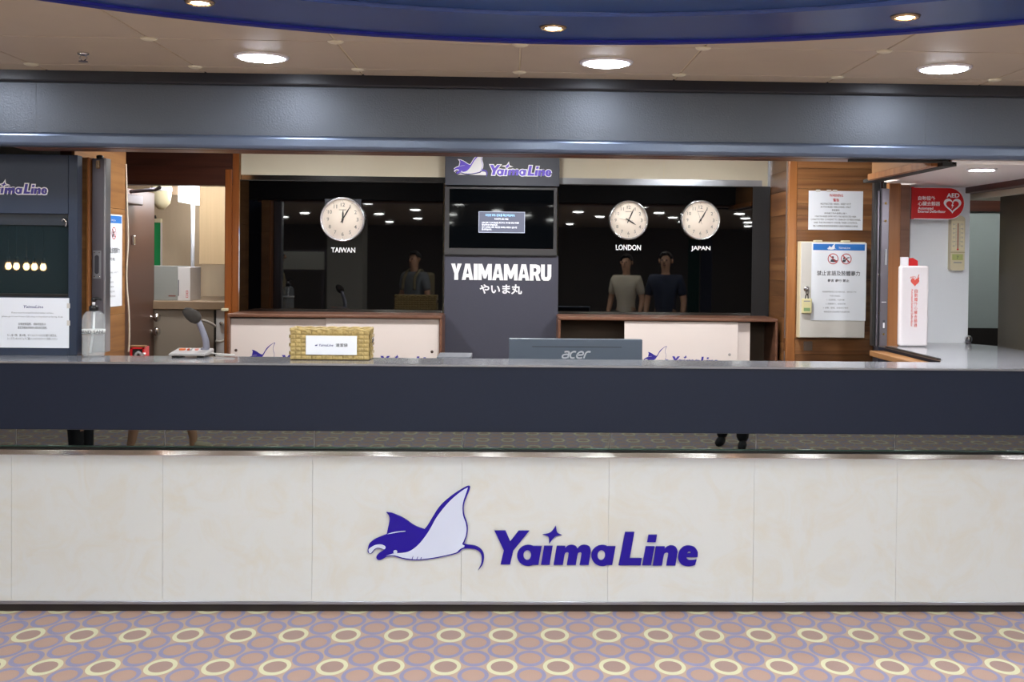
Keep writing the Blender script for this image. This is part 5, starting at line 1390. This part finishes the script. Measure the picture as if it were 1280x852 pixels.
# people standing in the hall: only their mirror images show, dim, in the mirror band and the black glass
def skin_bm(joints, edges, sub=1, root=0):
    names = list(joints); idx = {n_: i for i, n_ in enumerate(names)}
    me = bpy.data.meshes.new('tmp'); me.from_pydata([joints[n_][0] for n_ in names], [(idx[a], idx[b]) for a, b in edges], [])
    ob = bpy.data.objects.new('tmp', me); COL.objects.link(ob)
    md = ob.modifiers.new('skin', 'SKIN'); md.use_smooth_shade = True
    for i, n_ in enumerate(names):
        r = joints[n_][1]; rr = r if isinstance(r, tuple) else (r, r)
        ob.data.skin_vertices[0].data[i].radius = rr; ob.data.skin_vertices[0].data[i].use_root = (i == root)
    sd = ob.modifiers.new('sub', 'SUBSURF'); sd.levels = sub; sd.render_levels = sub
    dg = bpy.context.evaluated_depsgraph_get(); ev = ob.evaluated_get(dg); m2 = bpy.data.meshes.new_from_object(ev)
    bm = bmesh.new(); bm.from_mesh(m2); bpy.data.objects.remove(ob); bpy.data.meshes.remove(m2)
    for f in bm.faces: f.smooth = True
    return bm
skin_tone = mat('skin', '#c09478', 0.55)
hair_m = mat('dark_hair', '#1c1614', 0.6)
def person(label, x, y, rz, H, shirt, trousers, shoes, stride=0.0, bare=False, strap=None):
    k = H/1.70
    t = thing('person', label, 'person', (x, y, ZF), rz, local=True)
    J = {'pelvis': ((0, 0, 0.92), (0.13, 0.10)), 'waist': ((0, 0, 1.06), (0.12, 0.09)), 'chest': ((0, 0.0, 1.26), (0.145, 0.10)), 'neck0': ((0, -0.01, 1.42), 0.06), 'neck': ((0, 0.0, 1.47), 0.05), 'head0': ((0, 0.015, 1.54), (0.065, 0.075)), 'head1': ((0, 0.005, 1.62), (0.075, 0.09)), 'head2': ((0, 0.0, 1.68), 0.045)}
    E_ = [('pelvis', 'waist'), ('waist', 'chest'), ('chest', 'neck0'), ('neck0', 'neck'), ('neck', 'head0'), ('head0', 'head1'), ('head1', 'head2')]
    for s_, nm in ((-1, 'l'), (1, 'r')):
        d = stride*s_
        J.update({nm+'hip': ((0.095*s_, 0, 0.86), 0.085), nm+'knee': ((0.10*s_, d*0.5+0.015, 0.48), 0.056), nm+'calf': ((0.10*s_, d*0.8-0.01, 0.33), 0.054), nm+'ankle': ((0.10*s_, d, 0.09), 0.036), nm+'heel': ((0.10*s_, d-0.02, 0.045), 0.036), nm+'toe': ((0.115*s_, d+0.15, 0.03), 0.028),
                  nm+'sh': ((0.175*s_, -0.01, 1.37), 0.058), nm+'elb': ((0.235*s_, -0.02, 1.09), 0.042), nm+'wri': ((0.235*s_, 0.10, 0.87), 0.027), nm+'palm': ((0.235*s_, 0.13, 0.80), (0.030, 0.018))})
        E_ += [('pelvis', nm+'hip'), (nm+'hip', nm+'knee'), (nm+'knee', nm+'calf'), (nm+'calf', nm+'ankle'), (nm+'ankle', nm+'heel'), (nm+'heel', nm+'toe'), ('chest', nm+'sh'), (nm+'sh', nm+'elb'), (nm+'elb', nm+'wri'), (nm+'wri', nm+'palm')]
        for f in range(5):
            o = (f-2)*0.016; ln = (0.05, 0.072, 0.080, 0.074, 0.058)[f]
            if f == 0: a = (0.235*s_, 0.155, 0.80); b = (0.230*s_, 0.185, 0.765)
            else: a = (0.235*s_+0.004*s_, 0.13+o*0.8, 0.765-0.002*abs(o)); b = (0.225*s_, 0.135+o*0.9, 0.765-ln)
            J[nm+'f%d' % f] = (a, 0.009); J[nm+'g%d' % f] = (b, 0.0075); E_ += [(nm+'palm', nm+'f%d' % f), (nm+'f%d' % f, nm+'g%d' % f)]
    def scaled(names, grow=0.0): return {n_: (tuple(c*k for c in J[n_][0]), tuple((q+grow)*k for q in (J[n_][1] if isinstance(J[n_][1], tuple) else (J[n_][1],)*2))) for n_ in names}
    part('body', t, skin_bm(scaled(J), E_), skin_tone)
    sn = ['pelvis', 'waist', 'chest', 'neck0', 'lsh', 'rsh', 'lelb', 'relb']
    S = scaled(sn, 0.024); 
    for a in ('l', 'r'):
        p0, p1 = Vector(S[a+'sh'][0]), Vector(S[a+'elb'][0]); S[a+'elb'] = (tuple(p0+(p1-p0)*0.8), (0.062*k, 0.062*k))
    S['neck0'] = ((0, -0.01*k, 1.43*k), (0.066*k, 0.066*k)); S['pelvis'] = ((0, 0, 0.92*k), (0.15*k, 0.118*k)); S['hem'] = ((0, 0, 0.80*k), (0.155*k, 0.122*k)); S['chest'] = ((0, 0, 1.29*k), (0.165*k, 0.12*k))
    part('shirt', t, skin_bm(S, [('hem', 'pelvis'), ('pelvis', 'waist'), ('waist', 'chest'), ('chest', 'neck0'), ('chest', 'lsh'), ('chest', 'rsh'), ('lsh', 'lelb'), ('rsh', 'relb')]), shirt)
    T = scaled(['pelvis', 'lhip', 'rhip', 'lknee', 'rknee', 'lankle', 'rankle'], 0.017)
    ed = [('pelvis', 'lhip'), ('pelvis', 'rhip'), ('lhip', 'lknee'), ('rhip', 'rknee')]
    if bare: del T['lankle'], T['rankle']
    else:
        for a in ('l', 'r'):
            q_ = T[a+'ankle']; T[a+'ankle'] = ((q_[0][0], q_[0][1], 0.05*k), (0.058*k, 0.058*k))
        ed += [('lknee', 'lankle'), ('rknee', 'rankle')]
    part('shorts' if bare else 'trousers', t, skin_bm(T, ed), trousers)
    for a in ('l', 'r'):
        Sh = scaled([a+'heel', a+'toe'], 0.008); part('shoe', t, skin_bm(Sh, [(a+'heel', a+'toe')]), shoes)
    bm = bmesh.new(); bmesh.ops.create_icosphere(bm, subdivisions=3, radius=1)
    bmesh.ops.delete(bm, geom=[v for v in bm.verts if v.co.z < -0.25+0.9*max(0, v.co.y+0.15)], context='VERTS')
    for v in bm.verts: v.co = (v.co.x*0.088*k, (v.co.y*0.104-0.005)*k, (v.co.z*0.10+1.63)*k)
    part('hair', t, bm, hair_m)
    bm = bmesh.new()
    for s_ in (-1, 1): bmesh.ops.create_icosphere(bm, subdivisions=2, radius=0.011*k, matrix=Matrix.Translation((0.03*s_*k, 0.083*k, 1.615*k)))
    part('eyes', t, bm, black_m)
    bm = bmesh.new(); tube(bm, [(0, 0.085*k, 1.62*k), (0, 0.105*k, 1.585*k), (0, 0.085*k, 1.575*k)], [0.008*k, 0.014*k, 0.010*k], 8); part('nose', t, bm, skin_tone)
    bm = box(-0.022*k, 0.078*k, 1.545*k, 0.022*k, 0.089*k, 1.553*k, 0.003, 1); part('mouth', t, bm, mat('lips', '#8c5a50', 0.5))
    for s_ in (-1, 1): part('ear', t, tube(bmesh.new(), [(0.078*s_*k, -0.005*k, 1.63*k), (0.086*s_*k, -0.012*k, 1.61*k), (0.077*s_*k, -0.002*k, 1.58*k)], 0.011*k, 8), skin_tone)
    if strap:
        bm = bmesh.new()
        for s_ in (-1, 1): tube(bm, smooth_path([(0.10*s_*k, -0.13*k, 1.30*k), (0.10*s_*k, -0.03*k, 1.455*k), (0.095*s_*k, 0.10*k, 1.36*k), (0.11*s_*k, 0.13*k, 1.18*k)], 5), 0.022*k, 8)
        bx(bm, -0.15*k, -0.30*k, 1.02*k, 0.15*k, -0.125*k, 1.42*k, 0.04, 3)
        part('backpack', t, bm, strap)
    return t
dark_cloth = mat('dark_cloth', '#17191f', 0.8); pale_cloth = mat('pale_shirt', '#c9bfae', 0.8); grey_cloth = mat('grey_shirt', '#6f757c', 0.8); navy_cloth = mat('navy_cloth', '#202a40', 0.8); khaki = mat('khaki_cloth', '#7d7358', 0.8); sole = mat('pale_shoe', '#b8b09a', 0.7)
def stand(u, total, y_glass):
    p_ = mirrored(u, 340, y_glass, total); return p_.x, p_.y
x, y = stand(783, 13.0, YG); person('person in a pale short-sleeved shirt mirrored under the four o\'clock wall clock', x, y, 0.5, 1.46, pale_cloth, dark_cloth, dark_cloth)
x, y = stand(832, 12.1, YG); person('person in a dark shirt mirrored between the two right wall clocks', x, y, 0.35, 1.49, navy_cloth, dark_cloth, dark_cloth, stride=0.08)
x, y = stand(518, 13.5, YG); person('person with a backpack mirrored at the right end of the left glass panel', x, y, 0.6, 1.47, grey_cloth, dark_cloth, dark_cloth, strap=khaki)
x, y = stand(205, 7.95, YW-0.02); person('walking person in shorts whose bare legs show at the left of the mirror band', x, y, -PI/2, 1.5, khaki, khaki, sole, stride=0.22, bare=True)
x, y = stand(103, 7.5, YW-0.02); person('person in dark trousers whose legs show at the far left of the mirror band', x, y, PI/2, 1.5, navy_cloth, dark_cloth, dark_cloth)
person('person standing behind the viewpoint whose shoes show in the middle of the mirror band', -0.07, -4.72, 0.0, 1.5, pale_cloth, khaki, dark_cloth, stride=0.04)
# pale things far back in the hall, mirrored faintly in the black glass
def far_box(u0, v0, u1, v1, total, depth):
    a, b = mirrored(u0, v0, YG, total), mirrored(u1, v1, YG, total)
    return min(a.x, b.x), max(a.x, b.x), max(min(a.z, b.z), ZF), max(a.z, b.z), a.y
x0, x1, z0, z1, y = far_box(409, 306, 452, 480, 19.0, 0.4)
structure('column_hall', box(x0, y-0.6, ZF, x1, y, ZC), mat('pale_column', '#b9bab4', 0.5))
x0, x1, z0, z1, y = far_box(338, 314, 405, 337, 18.0, 0.06)
t = thing('service_board', 'pale framed service counter board mirrored under the left wall clock', 'board', ((x0+x1)/2, y, ZF))
part('panel', t, box(x0, y-0.05, z0, x1, y, z1, 0.004, 1), mat('pale_column', '#b9bab4', 0.5))
part('frame', t, prism_y(bmesh.new(), [(x0-0.03, z0-0.03), (x1+0.03, z0-0.03), (x1+0.03, z1+0.03), (x0-0.03, z1+0.03)], y-0.07, y-0.05), steel_m)
for xx in (x0+0.03, x1-0.03): part('post', t, box(xx-0.02, y-0.07, ZF, xx+0.02, y-0.05, z0-0.03), steel_m)
x0, x1, z0, z1, y = far_box(860, 310, 888, 480, 19.0, 0.1)
for k, (nm, mt_) in enumerate((('teal', mat('teal_cloth', '#2f6f66', 0.8)), ('blue grey', mat('blue_grey_cloth', '#6a7088', 0.8)))):
    xa = x0+(x1-x0)*k*0.52
    bm = bmesh.new(); n = 14; pts = [(xa+(x1-x0)*0.46*i/n, y+0.03*math.cos(i*PI)) for i in range(n+1)]
    prism(bm, pts+[(p[0], p[1]-0.012) for p in pts[::-1]], ZF, 1.95)
    single('curtain', bm, mt_, nm+' hanging curtain mirrored under the one o\'clock wall clock', 'curtain')
